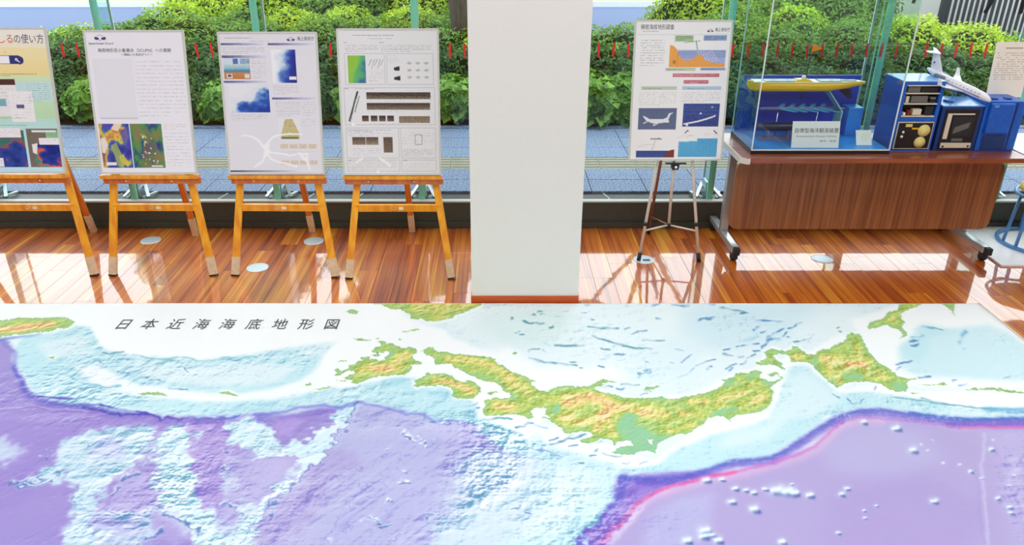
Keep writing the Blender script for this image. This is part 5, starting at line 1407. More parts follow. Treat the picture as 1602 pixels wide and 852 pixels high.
# ------------------------------------------------------------ wooden easels
def leg_y(z): return 4.165 + 0.22 * z
def easel(label, fl_px, fr_px, rear_px, tl, tr, ubl, ubr, vb):
    FL = on_z(*fl_px); FR = on_z(*fr_px); RR = on_z(*rear_px)
    yb = FL.y
    cx = (FL.x + FR.x) / 2
    def at(u0, p):     # leg x at tray height from its photo position
        q = on_y(u0, 287, 4.315); return q
    TL = at(tl, FL); TR = at(tr, FR)
    def ext(F, T, z): 
        k = z / T.z
        return Vector((F.x + (T.x - F.x) * k, F.y + (T.y - F.y) * k, z))
    root = empty('wooden_easel', (cx, yb, 0))
    tag(root, label, 'easel', 'wooden easels')
    inv = Vector((cx, yb, 0))
    ztop = 1.30
    for F, T in ((FL, TL), (FR, TR)):
        top = ext(F, T, ztop) - inv; low = F - inv; low.z = 0.002
        lg = MB().bar(low, top, 0.040, 0.022, up=(0, 1, 0.2)).build('leg', M['easel'], root)
        d = (top - low).normalized()
        MB().bar(low - d * 0.001, low + d * 0.115, 0.0435, 0.0265, up=(0, 1, 0.2)).build('foot_wrap', M['tape'], lg)
        MB().bar(low + Vector((0, 0, -0.002)), low + d * 0.008, 0.045, 0.028, up=(0, 1, 0.2)).build('rubber_foot', M['rubber'], lg)
    hl, hr = ext(FL, TL, ztop) - inv, ext(FR, TR, ztop) - inv
    MB().bar(hl + Vector((-0.03, 0, 0)), hr + Vector((0.03, 0, 0)), 0.05, 0.03, up=(0, 1, 0)).build('head_block', M['easel'], root)
    hc = (hl + hr) / 2 + Vector((0, 0.03, 0))
    rl = RR - inv; rl.z = 0.002
    lg = MB().bar(rl, hc, 0.036, 0.022, up=(0, 1, 0.2)).build('leg', M['easel_dark'], root)
    d = (hc - rl).normalized()
    MB().bar(rl - d * 0.001, rl + d * 0.13, 0.040, 0.026, up=(0, 1, 0.2)).build('foot_wrap', M['tape'], lg)
    # crossbar with small plate
    zc = 0.395
    a = ext(FL, TL, zc) - inv; b = ext(FR, TR, zc) - inv
    cb = MB().bar(a, b, 0.044, 0.018, up=(0, 1, 0.2)).build('crossbar', M['easel'], root)
    m = (a + b) / 2 + Vector((0.01, -0.0105, 0))
    pl = MB()
    pl.tube([m + Vector((-0.032 + 0.014*math.cos(t), 0, 0.009*math.sin(t))) for t in [2*math.pi*k/14 for k in range(14)]], 0.0017, 5, closed=True)
    pl.box(m.x - 0.002, m.x + 0.026, m.y - 0.002, m.y + 0.001, m.z - 0.009, m.z + 0.009)
    pl.build('name_plate', M['brass'], cb)
    # tray
    A = on_y(ubl, vb, 4.285) - inv; B = on_y(ubr, vb, 4.285) - inv
    zt = A.z
    tray = empty('tray', (0, 0, 0)); tray.parent = root
    MB().box(A.x - 0.004, B.x + 0.002, A.y - 0.035, A.y + 0.012, zt - 0.024, zt - 0.003, 0.003).build('tray_ledge', M['easel'], tray)
    MB().box(A.x + 0.006, B.x + 0.008, A.y - 0.020, A.y + 0.004, zt - 0.058, zt - 0.024, 0.002).build('tray_rail', M['easel_dark'], tray)
    for k in (0.25, 0.72):
        px = A.x + (B.x - A.x) * k
        MB().lathe([(0.0, -0.006), (0.005, -0.005), (0.0055, 0)], (px, A.y - 0.021, zt - 0.040), 10, 'Y').build('pin', M['brass'], tray)
    return root
easel('yellow wooden easel at the far left, partly out of the picture', (-16, 431), (148, 431), (147, 362), -16, 107, -47, 106, 270)
easel('yellow wooden easel holding the poster with two seabed images, second from left', (177, 431), (335, 431), (307, 368), 178, 300, 160, 311, 271)
easel('yellow wooden easel holding the poster with blue depth charts and a white branching shape', (368, 431), (525, 434), (489, 362), 376, 498, 360, 508, 271)
easel('yellow wooden easel just left of the white column, under the poster of dark strips', (546, 436), (707, 436), (645, 362), 559, 682, 538, 691, 272)
poster(c1, -47, 104, 270, 4.272, 11, 'poster with yellow, green and blue background and a search bar, far left', [
    ('海しる', .42, .045, .24, .062, M['red_ink']), ('の使い方', .67, .045, .29, .062, M['navy_ink'])])
poster(c2, 160, 309, 271, 4.272, 11, 'white poster with a blank upper left square above two coloured seabed images', [
    ('海底地形名小委員会（SCUFN）への貢献', .12, .122, .74, .026, M['ink']), ('〜海底にも名前がつく〜', .35, .155, .32, .018, M['ink']), ('Japan Coast Guard', .04, .078, .25, .018, M['ink'])])
poster(c3, 360, 508, 272, 4.272, 11, 'white poster with blue depth charts and a white branching shape at the bottom', [
    ('海上保安庁', .80, .032, .17, .028, M['ink'])])
poster(c4, 538, 690, 273, 4.272, 11, 'white poster with a green map and long dark strips beside the column', [])
poster(c5, 983, 1128, 250, 4.52, 9, 'white poster with an orange and blue seabed diagram on the metal tripod', [
    ('精密海底地形調査', .06, .030, .34, .036, M['ink']), ('海上保安庁', .82, .053, .155, .026, M['ink'])])
# ------------------------------------------------------------ map title lettering and edge trim
for ch, u in zip('日本近海海底地形図', (189, 229.5, 271, 312, 353, 395, 436, 477.5, 518)):
    a = on_z(u - 14, 514.5, 0.0085); b = on_z(u + 10, 514.5, 0.0085); h = on_z(u, 498, 0.0085).y - a.y
    o = text_mesh('title_character', ch, 0.1, M['ink'], fm, (0, 0, 0))
    vs = o.data.vertices
    w = b.x - a.x
    for v_ in vs:
        v_.co.x = v_.co.x / 0.098 * w; v_.co.y = (v_.co.y + 0.008) / 0.094 * h
    o.location = a
et = MB().box(MAP_X1 - 0.004, MAP_X1 + 0.004, 0.9, MAP_Y1 + 0.002, 0.0, 0.0105, 0.001)
et.build('edge_trim', M['alu'], fm)

# ------------------------------------------------------------ floor outlet covers
lab = {0: 'round metal floor outlet cover between the legs of the second easel from left',
       1: 'round metal floor outlet cover behind the third easel from left, near the window',
       2: 'round metal floor outlet cover in front of the third easel from left',
       3: 'round floor outlet cover with a dark slot under the left foot of the tripod',
       4: 'round metal floor outlet cover in front of the wheeled table'}
for k, (u, v) in enumerate([(236, 376), (491, 377), (403, 418.5), (1007, 406), (1286, 405)]):
    p = on_z(u, v)
    t = empty('floor_outlet_cover', p)
    tag(t, lab[k], 'outlet cover', 'floor outlet covers')
    MB().lathe([(0.066, 0.0), (0.066, 0.002), (0.062, 0.0035), (0.054, 0.0032)], n=36).build('cover_disc', M['outlet'], t)
    MB().lathe([(0.052, 0.0), (0.052, 0.0042), (0.050, 0.0045)], n=36).build('lid', M['outlet'], t)
    if k == 3: MB().box(-0.008, 0.036, -0.028, -0.004, 0.0045, 0.0056).build('slot', M['black'], t)

# ------------------------------------------------------------ tripod display stand
fl_, fr_, rr_ = on_z(999, 408), on_z(1093, 409), on_z(1014, 365)
hub = Vector((on_y(1055, 250, 4.62).x, 4.66, 1.05))
t = empty('tripod_stand', (hub.x, fl_.y, 0))
tag(t, 'slim metal tripod stand holding the white poster right of the column', 'tripod')
inv = Vector((hub.x, fl_.y, 0))
tops = [Vector((on_y(1027, 250, 4.56).x + 0.012, 4.58, on_y(1027, 250, 4.56).z)), Vector((on_y(1086, 250, 4.56).x - 0.008, 4.58, on_y(1086, 250, 4.56).z)), Vector((on_y(1034, 251, 4.72).x, 4.72, on_y(1034, 251, 4.72).z))]
for F, T, mname in ((fl_, tops[0], 'alu'), (fr_, tops[1], 'alu'), (rr_, tops[2], 'alu_brown_reflection')):
    F2 = F - inv; T2 = T - inv
    F2.z = 0.004
    top = F2 + (T2 - F2) * 1.75
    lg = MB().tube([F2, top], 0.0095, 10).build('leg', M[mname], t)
    d = (top - F2).normalized()
    MB().tube([F2 - d*0.002, F2 + d*0.05], 0.013, 10).build('rubber_foot', M['rubber'], lg)
    if mname == 'alu':
        q = F2 + (T2 - F2) * 0.36
        MB().tube([q - d*0.012, q + d*0.012], 0.013, 10).build('collar', M['black'], lg)
c0 = (fl_ - inv) + ((tops[0] - inv) - (fl_ - inv)) * 0.30; c1_ = (fr_ - inv) + ((tops[1] - inv) - (fr_ - inv)) * 0.30
cm = (c0 + c1_) / 2 + Vector((0, 0.06, 0.015)); cr = (rr_ - inv) + ((tops[2] - inv) - (rr_ - inv)) * 0.05 + Vector((0, 0, 0.10))
br = MB().tube([c0, cm], 0.006, 8).tube([cm, c1_], 0.006, 8).build('brace', M['alu'], t)
MB().tube([cm, cr], 0.005, 8).build('brace', M['alu_brown_reflection'], t)
MB().tube([cm + Vector((0, 0, -0.012)), cm + Vector((0, 0, 0.012))], 0.014, 10).build('brace_joint', M['black'], t)
mz = on_y(1054, 254, 4.58) - inv
MB().tube([cm, mz + Vector((0.0, 0.03, 0.35))], 0.009, 10).build('mast', M['alu'], t)
cl = MB().box(mz.x - 0.062, mz.x + 0.062, mz.y - 0.065, mz.y - 0.035, mz.z - 0.004 + 0.014, mz.z + 0.004 + 0.014)
cl.prism([(mz.x - 0.026, mz.z + 0.010), (mz.x + 0.026, mz.z + 0.010), (mz.x + 0.020, mz.z - 0.030), (mz.x - 0.016, mz.z - 0.032)], mz.y - 0.055, mz.y - 0.01)
co_ = cl.build('poster_clip', M['black'], t)
MB().lathe([(0.0, -0.006), (0.009, -0.005), (0.011, 0)], (mz.x + 0.003, mz.y - 0.056, mz.z - 0.014), 14, 'Y').build('knob', M['chrome'], co_)

# ------------------------------------------------------------ wheeled folding table
TX0, TX1, TY0, TY1, TZ = 1.405, 3.06, 4.25, 4.80, 0.70
t = empty('folding_table', ((TX0 + TX1) / 2, (TY0 + TY1) / 2, 0))
tag(t, 'brown wooden folding table on steel legs with castors and a walnut front panel', 'table')
ox, oy = (TX0 + TX1) / 2, (TY0 + TY1) / 2
def T(x, y): return x - ox, y - oy
c = 0.06
mb = MB()
mb.prism([(TX0 - ox + .01, TY0 - oy + 0.03), (TX0 - ox + .035, TY0 - oy), (TX1 - ox, TY0 - oy), (TX1 - ox, TY1 - oy), (TX0 - ox, TY1 - oy)], TZ - 0.028, TZ, 'XY')
top = mb.build('tabletop', M['table_top'], t)
mb = MB(); mb.prism([(TX0 - ox - .003, TY0 - oy + 0.028), (TX0 - ox + .032, TY0 - oy - .004), (TX0 - ox + .05, TY0 - oy - .004), (TX0 - ox + .012, TY0 - oy + .03), (TX0 - ox + .012, TY1 - oy), (TX0 - ox - .003, TY1 - oy)], TZ - 0.034, TZ - 0.001, 'XY')
mb.build('edge_band', M['alu'], top)
def rrect(x0, x1, z0, z1, r, n=5):
    P = []
    for cx_, cz_, a0 in ((x1 - r, z0 + r, -90), (x1 - r, z1 - r, 0), (x0 + r, z1 - r, 90), (x0 + r, z0 + r, 180)):
        for k in range(n + 1):
            a = math.radians(a0 + 90 * k / n); P.append((cx_ + r*math.cos(a), cz_ + r*math.sin(a)))
    return P
MB().prism(rrect(1.476 - ox, 3.125 - ox, 0.150, 0.592, 0.05), 4.530 - oy, 4.550 - oy).build('front_panel', M['table_panel'], t)
for x in (1.485, 3.045):
    lx = x - ox
    lg = empty('leg', (lx, 0, 0)); lg.parent = t
    MB().box(-0.025, 0.025, 4.64 - oy, 4.68 - oy, 0.09, TZ - 0.03 if x < 2 else TZ - 0.03, 0.003).build('upright', M['steel'], lg)
    MB().box(-0.024, 0.024, 4.36 - oy, 4.92 - oy, 0.055, 0.095, 0.008).build('foot_bar', M['steel'], lg)
    MB().box(-0.020, 0.020, 4.33 - oy, 4.37 - oy, 0.052, 0.098, 0.006).build('end_cap', M['rubber'], lg)
    for y in (4.385, 4.89):
        ca = empty('castor', (0, y - oy, 0)); ca.parent = lg
        MB().lathe([(0.0, -0.020), (0.020, -0.020), (0.026, -0.014), (0.026, 0.014), (0.020, 0.020), (0.0, 0.020)], (0, 0, 0.0265), 20, 'X').build('wheel', M['rubber'], lg, (0, y - oy, 0))
        MB().box(-0.024, 0.024, -0.014, 0.014, 0.035, 0.058, 0.003).build('wheel_fork', M['black'], lg, (0, y - oy, 0))
        bpy.data.objects.remove(ca)
MB().box(1.50 - ox, 3.03 - ox, 4.60 - oy, 4.63 - oy, 0.60, 0.64).build('stretcher', M['steel'], t)

# ------------------------------------------------------------ glass case with the ocean glider model
GX0, GX1, GY0, GY1 = 1.487, 2.288, 4.345, 4.765
t = empty('display_case', ((GX0 + GX1) / 2, (GY0 + GY1) / 2, TZ))
tag(t, 'tall clear glass display case with bright blue base standing on the left of the table', 'display case')
gx, gy = (GX0 + GX1) / 2, (GY0 + GY1) / 2
hx, hy = (GX1 - GX0) / 2, (GY1 - GY0) / 2
MB().box(-hx - 0.004, hx + 0.004, -hy - 0.004, hy + 0.004, 0.0, 0.020, 0.002).build('plinth', M['black'], t)
MB().box(-hx + 0.004, hx - 0.004, -hy + 0.004, hy - 0.004, 0.020, 0.028).build('base_board', M['base_blue'], t)
CH = 0.98
for nm, bx in (('glass_side', (-hx, hx, -hy, -hy + 0.003)), ('glass_side', (-hx, -hx + 0.003, -hy + .003, hy)), ('glass_side', (hx - 0.003, hx, -hy + .003, hy))):
    MB().box(*bx, 0.020, CH).build(nm, M['case_glass'], t)
MB().box(-hx, hx, -hy, hy, CH, CH + 0.004).build('glass_top', M['case_glass'], t)
MB().box(-hx + .003, hx - .003, hy - 0.004, hy, 0.020, CH).build('glass_side', M['case_glass'], t)
for sx, sy in ((-1, -1), (1, -1), (-1, 1), (1, 1)):
    MB().box(sx*hx - 0.0032, sx*hx + 0.0032, sy*hy - 0.0032, sy*hy + 0.0032, 0.020, CH).build('corner_edge', M['glass_edge_pale'] if sy < 0 else M['case_edge'], t)
MB().box(-hx - 0.001, hx + 0.001, -hy - 0.0035, -hy + 0.002, 0.0195, 0.027).build('bottom_edge', M['glass_edge_pale'], t)
MB().box(-hx + 0.01, hx - 0.06, hy - 0.022, hy - 0.010, 0.028, 0.375).build('back_panel', M['back_blue'], t)
MB().box(0.255, 0.345, hy - 0.13, hy - 0.024, 0.028, 0.20, 0.002).build('blue_block', M['base_blue'], t)

bz = 1.045
boat = empty('boat_model', ((1.50 + 2.19) / 2, 4.60, bz))
tag(boat, 'yellow wave powered boat model with grey solar deck inside the glass case', 'boat model')
L2 = 0.342
rings = []
N = 22
for i in range(N + 1):
    s = i / N; x = -L2 + 2 * L2 * s
    w = 0.062 * (min(1, (s / 0.06)) ** 0.4 if s < 0.06 else 1) * (1 - max(0, (s - 0.62) / 0.38) ** 2.2 * 0.82)
    if i == 0: w = 0.03
    zt = 0.020 + 0.010 * max(0, s - 0.7) + 0.004 * (1 - s)
    zb = -0.032 + 0.040 * max(0, (s - 0.62) / 0.38) ** 1.4
    if i == 0: zb = -0.022
    ring = []
    for k in range(12):
        a = math.pi + math.pi * k / 11
        yy = math.cos(a); zz = math.sin(a)
        ring.append((x, w * (abs(yy) ** 0.55) * (1 if yy > 0 else -1), zt + (zb - zt) * (abs(zz) ** 0.55)))
    rings.append(ring)
MB().loft(rings).build('hull', M['yellow'], boat)
MB().prism([(-0.325, -0.046), (0.19, -0.048), (0.30, -0.022), (0.325, 0.0), (0.30, 0.022), (0.19, 0.048), (-0.325, 0.046)], 0.0225, 0.027, 'XY').build('deck', M['plane'], boat)
for x0, x1 in ((-0.26, -0.08), (0.06, 0.19), (0.20, 0.285)):
    MB().box(x0, x1, -0.036 if x1 < .28 else -0.018, 0.036 if x1 < .28 else 0.018, 0.027, 0.0305).build('solar_panel', M['solar'], boat)
mb = MB(); mb.loft([[(-0.11, -0.05, 0.02), (0.04, -0.05, 0.02), (0.04, 0.03, 0.02), (-0.11, 0.03, 0.02)], [(-0.065, -0.025, 0.038), (-0.005, -0.025, 0.040), (-0.005, 0.02, 0.040), (-0.065, 0.02, 0.038)]], smooth=False)
mb.build('cabin_hatch', M['yellow'], boat)
MB().lathe([(0.012, 0.03), (0.013, 0.05), (0.008, 0.058)], (-0.025, 0.0, 0), 12).build('antenna_dome', M['plane'], boat)
mast = MB().tube([(-0.01, 0, 0.03), (-0.008, 0, 0.235)], 0.0028, 8).build('mast', M['teal_dark'], boat)
MB().prism([(-0.006, 0.180), (-0.006, 0.240), (0.056, 0.212), (-0.001, 0.192)], -0.0012, 0.0012).build('flag', M['orange'], mast)
MB().prism([(-0.342, -0.002), (-0.355, 0.0), (-0.355, 0.03), (-0.342, 0.028)], -0.01, 0.01).build('stern_fitting', M['yellow'], boat)
MB().tube([(-0.018, 0, -0.03), (-0.020, 0, -0.085)], 0.004, 8).build('sensor_rod', M['teal_dark'], boat)
MB().prism([(0.19, -0.025), (0.265, -0.018), (0.285, -0.075), (0.255, -0.078)], -0.004, 0.004).build('rudder', M['teal_dark'], boat)
MB().prism([(0.12, -0.026), (0.126, -0.026), (0.225, -0.145), (0.217, -0.30), (0.211, -0.30), (0.217, -0.148)], -0.05, 0.05).build('acrylic_stand', M['case_edge'], boat)
MB().box(-0.30, -0.294, -0.05, 0.05, -0.31, -0.026).build('acrylic_stand', M['case_glass'], boat)

gl = empty('wing_glider_model', (1.80, 4.60, 0.905))
tag(gl, 'submerged glider model with rows of cyan blue wings behind the white name card', 'glider model')
MB().loft([[(x, 0.018*w*math.cos(a), 0.010*w*math.sin(a)) for a in [2*math.pi*k/12 for k in range(12)]] for x, w in ((-0.215, 0.3), (-0.20, 0.8), (-0.1, 1), (0.1, 1.1), (0.24, 1), (0.28, 0.7), (0.30, 0.2))]).build('body', M['lavender'], gl)
for k in range(5):
    x = -0.10 + k * 0.062
    for sg in (-1, 1):
        w = MB(); w.loft([[(x, sg*0.016, 0.004), (x + 0.036, sg*0.016, 0.004), (x + 0.036, sg*0.016, 0.0), (x, sg*0.016, 0.0)], [(x + 0.055, sg*0.105, 0.006), (x + 0.078, sg*0.105, 0.006), (x + 0.078, sg*0.105, 0.003), (x + 0.055, sg*0.105, 0.003)]], smooth=False)
        w.build('wing', M['cyan'], gl)
MB().tube([(-0.10, 0.0, -0.19), (-0.10, 0, 0)], 0.004, 8).build('support_rod', M['chrome'], gl)
MB().tube([(0.14, 0.0, -0.19), (0.14, 0, 0)], 0.004, 8).build('support_rod', M['chrome'], gl)
sd = empty('underwater_sensor_model', (1.68, 4.57, TZ + 0.028))
tag(sd, 'dark torpedo shaped sensor model lying low at the left inside the glass case', 'sensor model')
MB().loft([[(x, 0.026*w*math.cos(a), 0.075 + 0.026*w*math.sin(a)) for a in [2*math.pi*k/14 for k in range(14)]] for x, w in ((-0.11, 0.4), (-0.10, 0.8), (-0.06, 1), (0.10, 1), (0.14, 0.7), (0.15, 0.2))]).build('body', M['teal_dark'], sd)
MB().box(-0.10, 0.14, -0.05, 0.05, 0.0, 0.006).build('foot_plate', M['lavender'], sd)
MB().box(-0.04, -0.03, -0.02, 0.02, 0.006, 0.055).box(0.08, 0.09, -0.02, 0.02, 0.006, 0.055).build('cradle', M['lavender'], sd)

cA = on_y(1237, 233.5, 4.375); cB = on_y(1311, 233.5, 4.375)
card = empty('name_card', ((cA.x + cB.x) / 2, 4.375, TZ + 0.028)); card.rotation_euler = (math.radians(-14), 0, 0)
tag(card, 'white card naming the ocean observing device at the front of the glass case', 'card')
cw = (cB - cA).length
MB().box(-cw/2, cw/2, 0, 0.0016, 0.0, 0.152).build('card_sheet', M['paper'], card)
MB().prism([(0.0016, 0.10), (0.040, 0.008), (0.042, 0.010), (0.0016, 0.104)], -0.02, 0.02, 'YZ').build('card_prop', M['paper'], card)
text_mesh('lettering', '自律型海洋観測装置', 0.03, M['ink'], card, (-cw*0.46, -0.0006, 0.088), (math.radians(90), 0, 0), width=cw*0.92, bold=0.0)
text_mesh('lettering', 'Autonomous Ocean Vehicle', 0.014, M['plane_grey'], card, (-cw*0.42, -0.0006, 0.062), (math.radians(90), 0, 0), width=cw*0.86)
text_mesh('lettering', '海洋・気象', 0.012, M['plane_grey'], card, (cw*0.08, -0.0006, 0.034), (math.radians(90), 0, 0), width=cw*0.36)
p = on_y(1352, 231, 4.42)
t = empty('small_label', (p.x, 4.43, TZ + 0.028)); t.rotation_euler = (math.radians(-30), 0, 0)
tag(t, 'small white label with a pale round emblem at the right inside the glass case', 'label')
MB().box(-0.045, 0.045, 0, 0.0015, 0.0, 0.09).build('label_sheet', M['paper'], t)
MB().lathe([(0.024, -0.001), (0.024, 0.0)], (0.008, 0, 0.048), 20, 'Y').build('round_emblem', M['beige'], t)

# ------------------------------------------------------------ blue instrument rack
def on_table(u, v): return on_z(u, v, TZ)
t = empty('instrument_rack', (2.44, 4.52, TZ))
tag(t, 'tall blue cabinet model with shelves of grey modules above two yellow discs', 'instrument cabinet')
x0, x1, y0, y1, H = -0.118, 0.118, -0.115, 0.115, 0.408
mb = MB()
mb.box(x0, x0 + 0.02, y0, y1, 0, H - 0.006).box(x1 - 0.02, x1, y0, y1, 0, H - 0.006).box(x0 + .02, x1 - .02, y1 - 0.02, y1, 0, H - 0.006)
mb.box(x0 + .02, x1 - .02, y0, y1 - .02, 0, 0.016).box(x0 + .02, x1 - .02, y0, y1 - .02, 0.172, 0.200).box(x0 + .02, x1 - .02, y0, y1 - .02, H - 0.022, H - 0.006)
mb.build('body', M['blue'], t)
MB().box(x0 - .002, x1 + .002, y0 - .002, y1 + .002, H - 0.006, H).build('top_board', M['blue_top'], t)
MB().box(x0 + 0.021, x1 - 0.021, y0 + 0.05, y0 + 0.056, 0.2, H - 0.022).build('backing', M['black'], t)
for z in (0.203, 0.275, 0.335, H - 0.028):
    MB().box(x0 + 0.022, x1 - 0.022, y0 - 0.004, y0 + 0.049, z, z + 0.006).build('shelf', M['ivory'], t)
def mod(par, nm, a, b, z0, z1, m, d=0.02): MB().box(a, b, y0 + 0.006, y0 + d + 0.02, z0, z1, 0.002).build(nm, m, par)
mod(t, 'module', -0.085, -0.015, 0.343, 0.375, M['greybox']); mod(t, 'module', -0.01, 0.088, 0.343, 0.372, M['rubber'])
mod(t, 'module', -0.055, 0.040, 0.283, 0.322, M['greybox']); mod(t, 'module', -0.085, -0.068, 0.283, 0.320, M['ivory']); mod(t, 'module', 0.055, 0.085, 0.283, 0.296, M['rubber']); mod(t, 'module', 0.055, 0.085, 0.302, 0.316, M['greybox'])
mod(t, 'module', -0.082, -0.070, 0.210, 0.226, M['paper']); mod(t, 'module', -0.060, -0.038, 0.210, 0.240, M['darkred']); mod(t, 'module', -0.030, 0.020, 0.212, 0.246, M['ivory'])
mod(t, 'module', 0.04, 0.085, 0.212, 0.262, M['rubber'])
pn = MB().box(x0 + 0.014, x1 - 0.014, y0 - 0.006, y0 + 0.004, 0.014, 0.174).build('lower_frame', M['ivory'], t)
MB().box(x0 + 0.019, x1 - 0.019, y0 - 0.008, y0 - 0.005, 0.019, 0.169).build('dark_plate', M['black'], pn)
MB().lathe([(0.0, -0.006), (0.035, -0.005), (0.036, 0)], (0.052, y0 - 0.008, 0.124), 28, 'Y').build('disc', M['cream'], pn)
MB().lathe([(0.0, -0.006), (0.032, -0.005), (0.033, 0)], (0.042, y0 - 0.008, 0.055), 28, 'Y').build('disc', M['cream'], pn)
MB().box(-0.060, -0.022, y0 - 0.012, y0 - 0.008, 0.146, 0.163).build('tag', M['cream'], pn)
MB().box(-0.020, 0.02, y0 - 0.013, y0 - 0.008, 0.132, 0.141).build('arm', M['yellow'], pn)
MB().lathe([(0.0, -0.004), (0.007, -0.003), (0.007, 0)], (-0.066, y0 - 0.008, 0.115), 12, 'Y').lathe([(0.0, -0.004), (0.008, -0.003), (0.008, 0)], (-0.070, y0 - 0.008, 0.088), 12, 'Y').build('knob', M['plane'], pn)

# blue box with screen window
t = empty('screen_box', (2.695, 4.50, TZ))
tag(t, 'blue box model with a framed dark screen window standing between cabinet and blue case', 'instrument box')
mb = MB(); mb.prism([(-0.095, 0.0), (-0.095, 0.262), (0.09, 0.272), (0.09, 0.0)], -0.118, 0.118, 'YZ'); mb.build('body', M['blue_dark'], t)
mb = MB(); mb.prism([(-0.098, 0.262), (-0.098, 0.268), (0.092, 0.280), (0.092, 0.272)], -0.121, 0.121, 'YZ'); mb.build('top_board', M['blue_top'], t)
fr = MB().box(-0.095, 0.095, -0.103, -0.095, 0.012, 0.245, 0.002).build('front_plate', M['black'], t)
MB().box(-0.085, -0.06, -0.107, -0.103, 0.075, 0.225).build('screen_bezel', M['ivory'], fr)
MB().box(-0.058, 0.070, -0.107, -0.103, 0.217, 0.225).build('screen_bezel', M['ivory'], fr)
MB().prism([(-0.045, 0.085), (0.072, 0.09), (0.075, 0.205), (-0.05, 0.205)], -0.106, -0.103).build('screen', M['rubber'], fr)
MB().prism([(-0.035, 0.105), (0.05, 0.14), (0.055, 0.175), (-0.03, 0.145)], -0.108, -0.106).build('painted_reflection', M['greybox'], fr)  # slanted grey shape painted in as a reflection on the screen
MB().box(-0.03, 0.035, -0.106, -0.103, 0.060, 0.078).build('button_block', M['greybox'], fr)
MB().box(-0.088, 0.088, -0.112, -0.103, 0.022, 0.052, 0.002).build('control_strip', M['ivory'], fr)
MB().lathe([(0.0, -0.004), (0.006, -0.003), (0.006, 0)], (-0.075, -0.112, 0.032), 10, 'Y').lathe([(0.0, -0.004), (0.006, -0.003), (0.006, 0)], (0.072, -0.112, 0.034), 10, 'Y').build('knob', M['black'], fr)

# blue case with padded lid
t = empty('blue_case', (2.925, 4.50, TZ))
tag(t, 'deep blue carrying case with a raised rectangular pad at the right end of the table', 'case')
MB().box(-0.105, 0.125, -0.10, 0.09, 0.0, 0.295, 0.008).build('shell', M['blue'], t)
MB().box(-0.085, 0.052, -0.122, -0.10, 0.108, 0.285, 0.010).build('raised_pad', M['blue'], t)
MB().box(-0.080, 0.06, -0.104, -0.10, 0.012, 0.095, 0.002).build('recessed_panel', M['blue_dark'], t)
MB().box(0.070, 0.078, -0.103, -0.10, 0.01, 0.285).build('seam', M['blue_dark'], t)
h = MB().box(-0.07, -0.045, -0.126, -0.12, 0.262, 0.276, 0.001).build('latch', M['blue_top'], t)
MB().box(-0.07, -0.02, -0.06, -0.02, 0.295, 0.302, 0.002).build('hinge', M['blue_dark'], t)
MB().box(0.03, 0.06, -0.06, -0.02, 0.295, 0.302, 0.002).build('hinge', M['blue_dark'], t)
t = MB().box(-0.06, 0.06, -0.05, 0.05, 0.0, 0.040, 0.004).build('flat_box', M['blue_dark'], None, (2.86, 4.60, TZ + 0.302), (0, math.radians(14), math.radians(10)))
t.location = (2.80, 4.66, TZ + 0.283)
tag(t, 'small dark blue block tilted under the nose of the aeroplane model', 'block')

# ------------------------------------------------------------ aeroplane model
tail = Vector((2.553, 4.600, 1.122)); nose = Vector((2.806, 4.382, 1.016))
d = (nose - tail); Lp = d.length; d.normalize()
side = d.cross(Vector((0, 0, 1))).normalized(); upv = side.cross(d).normalized()
t = empty('aeroplane_model', tail)
tag(t, 'white twin jet aeroplane model with a high tail perched above the blue boxes', 'aeroplane model')
def PP(a, b, c): return d * a + side * (b * 1.25) + upv * (c * 1.2)
rings = []
for s, r, dz in ((-0.02, 0.004, 0.014), (0.0, 0.010, 0.010), (0.05, 0.018, 0.004), (0.10, 0.0215, 0), (0.26, 0.0215, 0), (0.32, 0.019, -0.001), (0.35, 0.014, -0.004), (0.37, 0.006, -0.007)):
    rings.append([PP(s, r*math.cos(a), dz + r*math.sin(a)) for a in [2*math.pi*k/16 for k in range(16)]])
fus = MB().loft(rings).build('fuselage', M['plane'], t)
for sg in (-1, 1):
    mb = MB(); mb.loft([[PP(0.22, sg*0.016, -0.012), PP(0.13, sg*0.016, -0.010), PP(0.13, sg*0.016, -0.014), PP(0.22, sg*0.016, -0.017)], [PP(0.135, sg*0.165, 0.004), PP(0.105, sg*0.165, 0.005), PP(0.105, sg*0.165, 0.003), PP(0.135, sg*0.165, 0.002)]], smooth=False)
    w = mb.build('wing', M['plane'], t)
    mb = MB(); mb.loft([[PP(0.135, sg*0.163, 0.003), PP(0.105, sg*0.163, 0.003), PP(0.105, sg*0.166, 0.003), PP(0.135, sg*0.166, 0.003)], [PP(0.108, sg*0.172, 0.034), PP(0.094, sg*0.172, 0.034), PP(0.094, sg*0.174, 0.034), PP(0.108, sg*0.174, 0.034)]], smooth=False)
    mb.build('winglet', M['plane'], w)
    MB().loft([[PP(s, sg*0.036 + r*math.cos(a), 0.008 + r*math.sin(a)) for a in [2*math.pi*k/12 for k in range(12)]] for s, r in ((0.04, 0.007), (0.05, 0.010), (0.095, 0.012), (0.102, 0.010))]).build('engine', M['plane_grey'], t)
    MB().loft([[PP(0.06, sg*0.012, 0.006), PP(0.09, sg*0.012, 0.006), PP(0.09, sg*0.012, 0.010), PP(0.06, sg*0.012, 0.010)], [PP(0.06, sg*0.032, 0.006), PP(0.09, sg*0.032, 0.006), PP(0.09, sg*0.032, 0.010), PP(0.06, sg*0.032, 0.010)]], smooth=False).build('engine_pylon', M['plane'], t)
mb = MB(); mb.loft([[PP(0.075, 0.003, 0.014), PP(0.0, 0.003, 0.016), PP(0.0, -0.003, 0.016), PP(0.075, -0.003, 0.014)], [PP(0.0, 0.002, 0.092), PP(-0.035, 0.002, 0.092), PP(-0.035, -0.002, 0.092), PP(0.0, -0.002, 0.092)]], smooth=False)
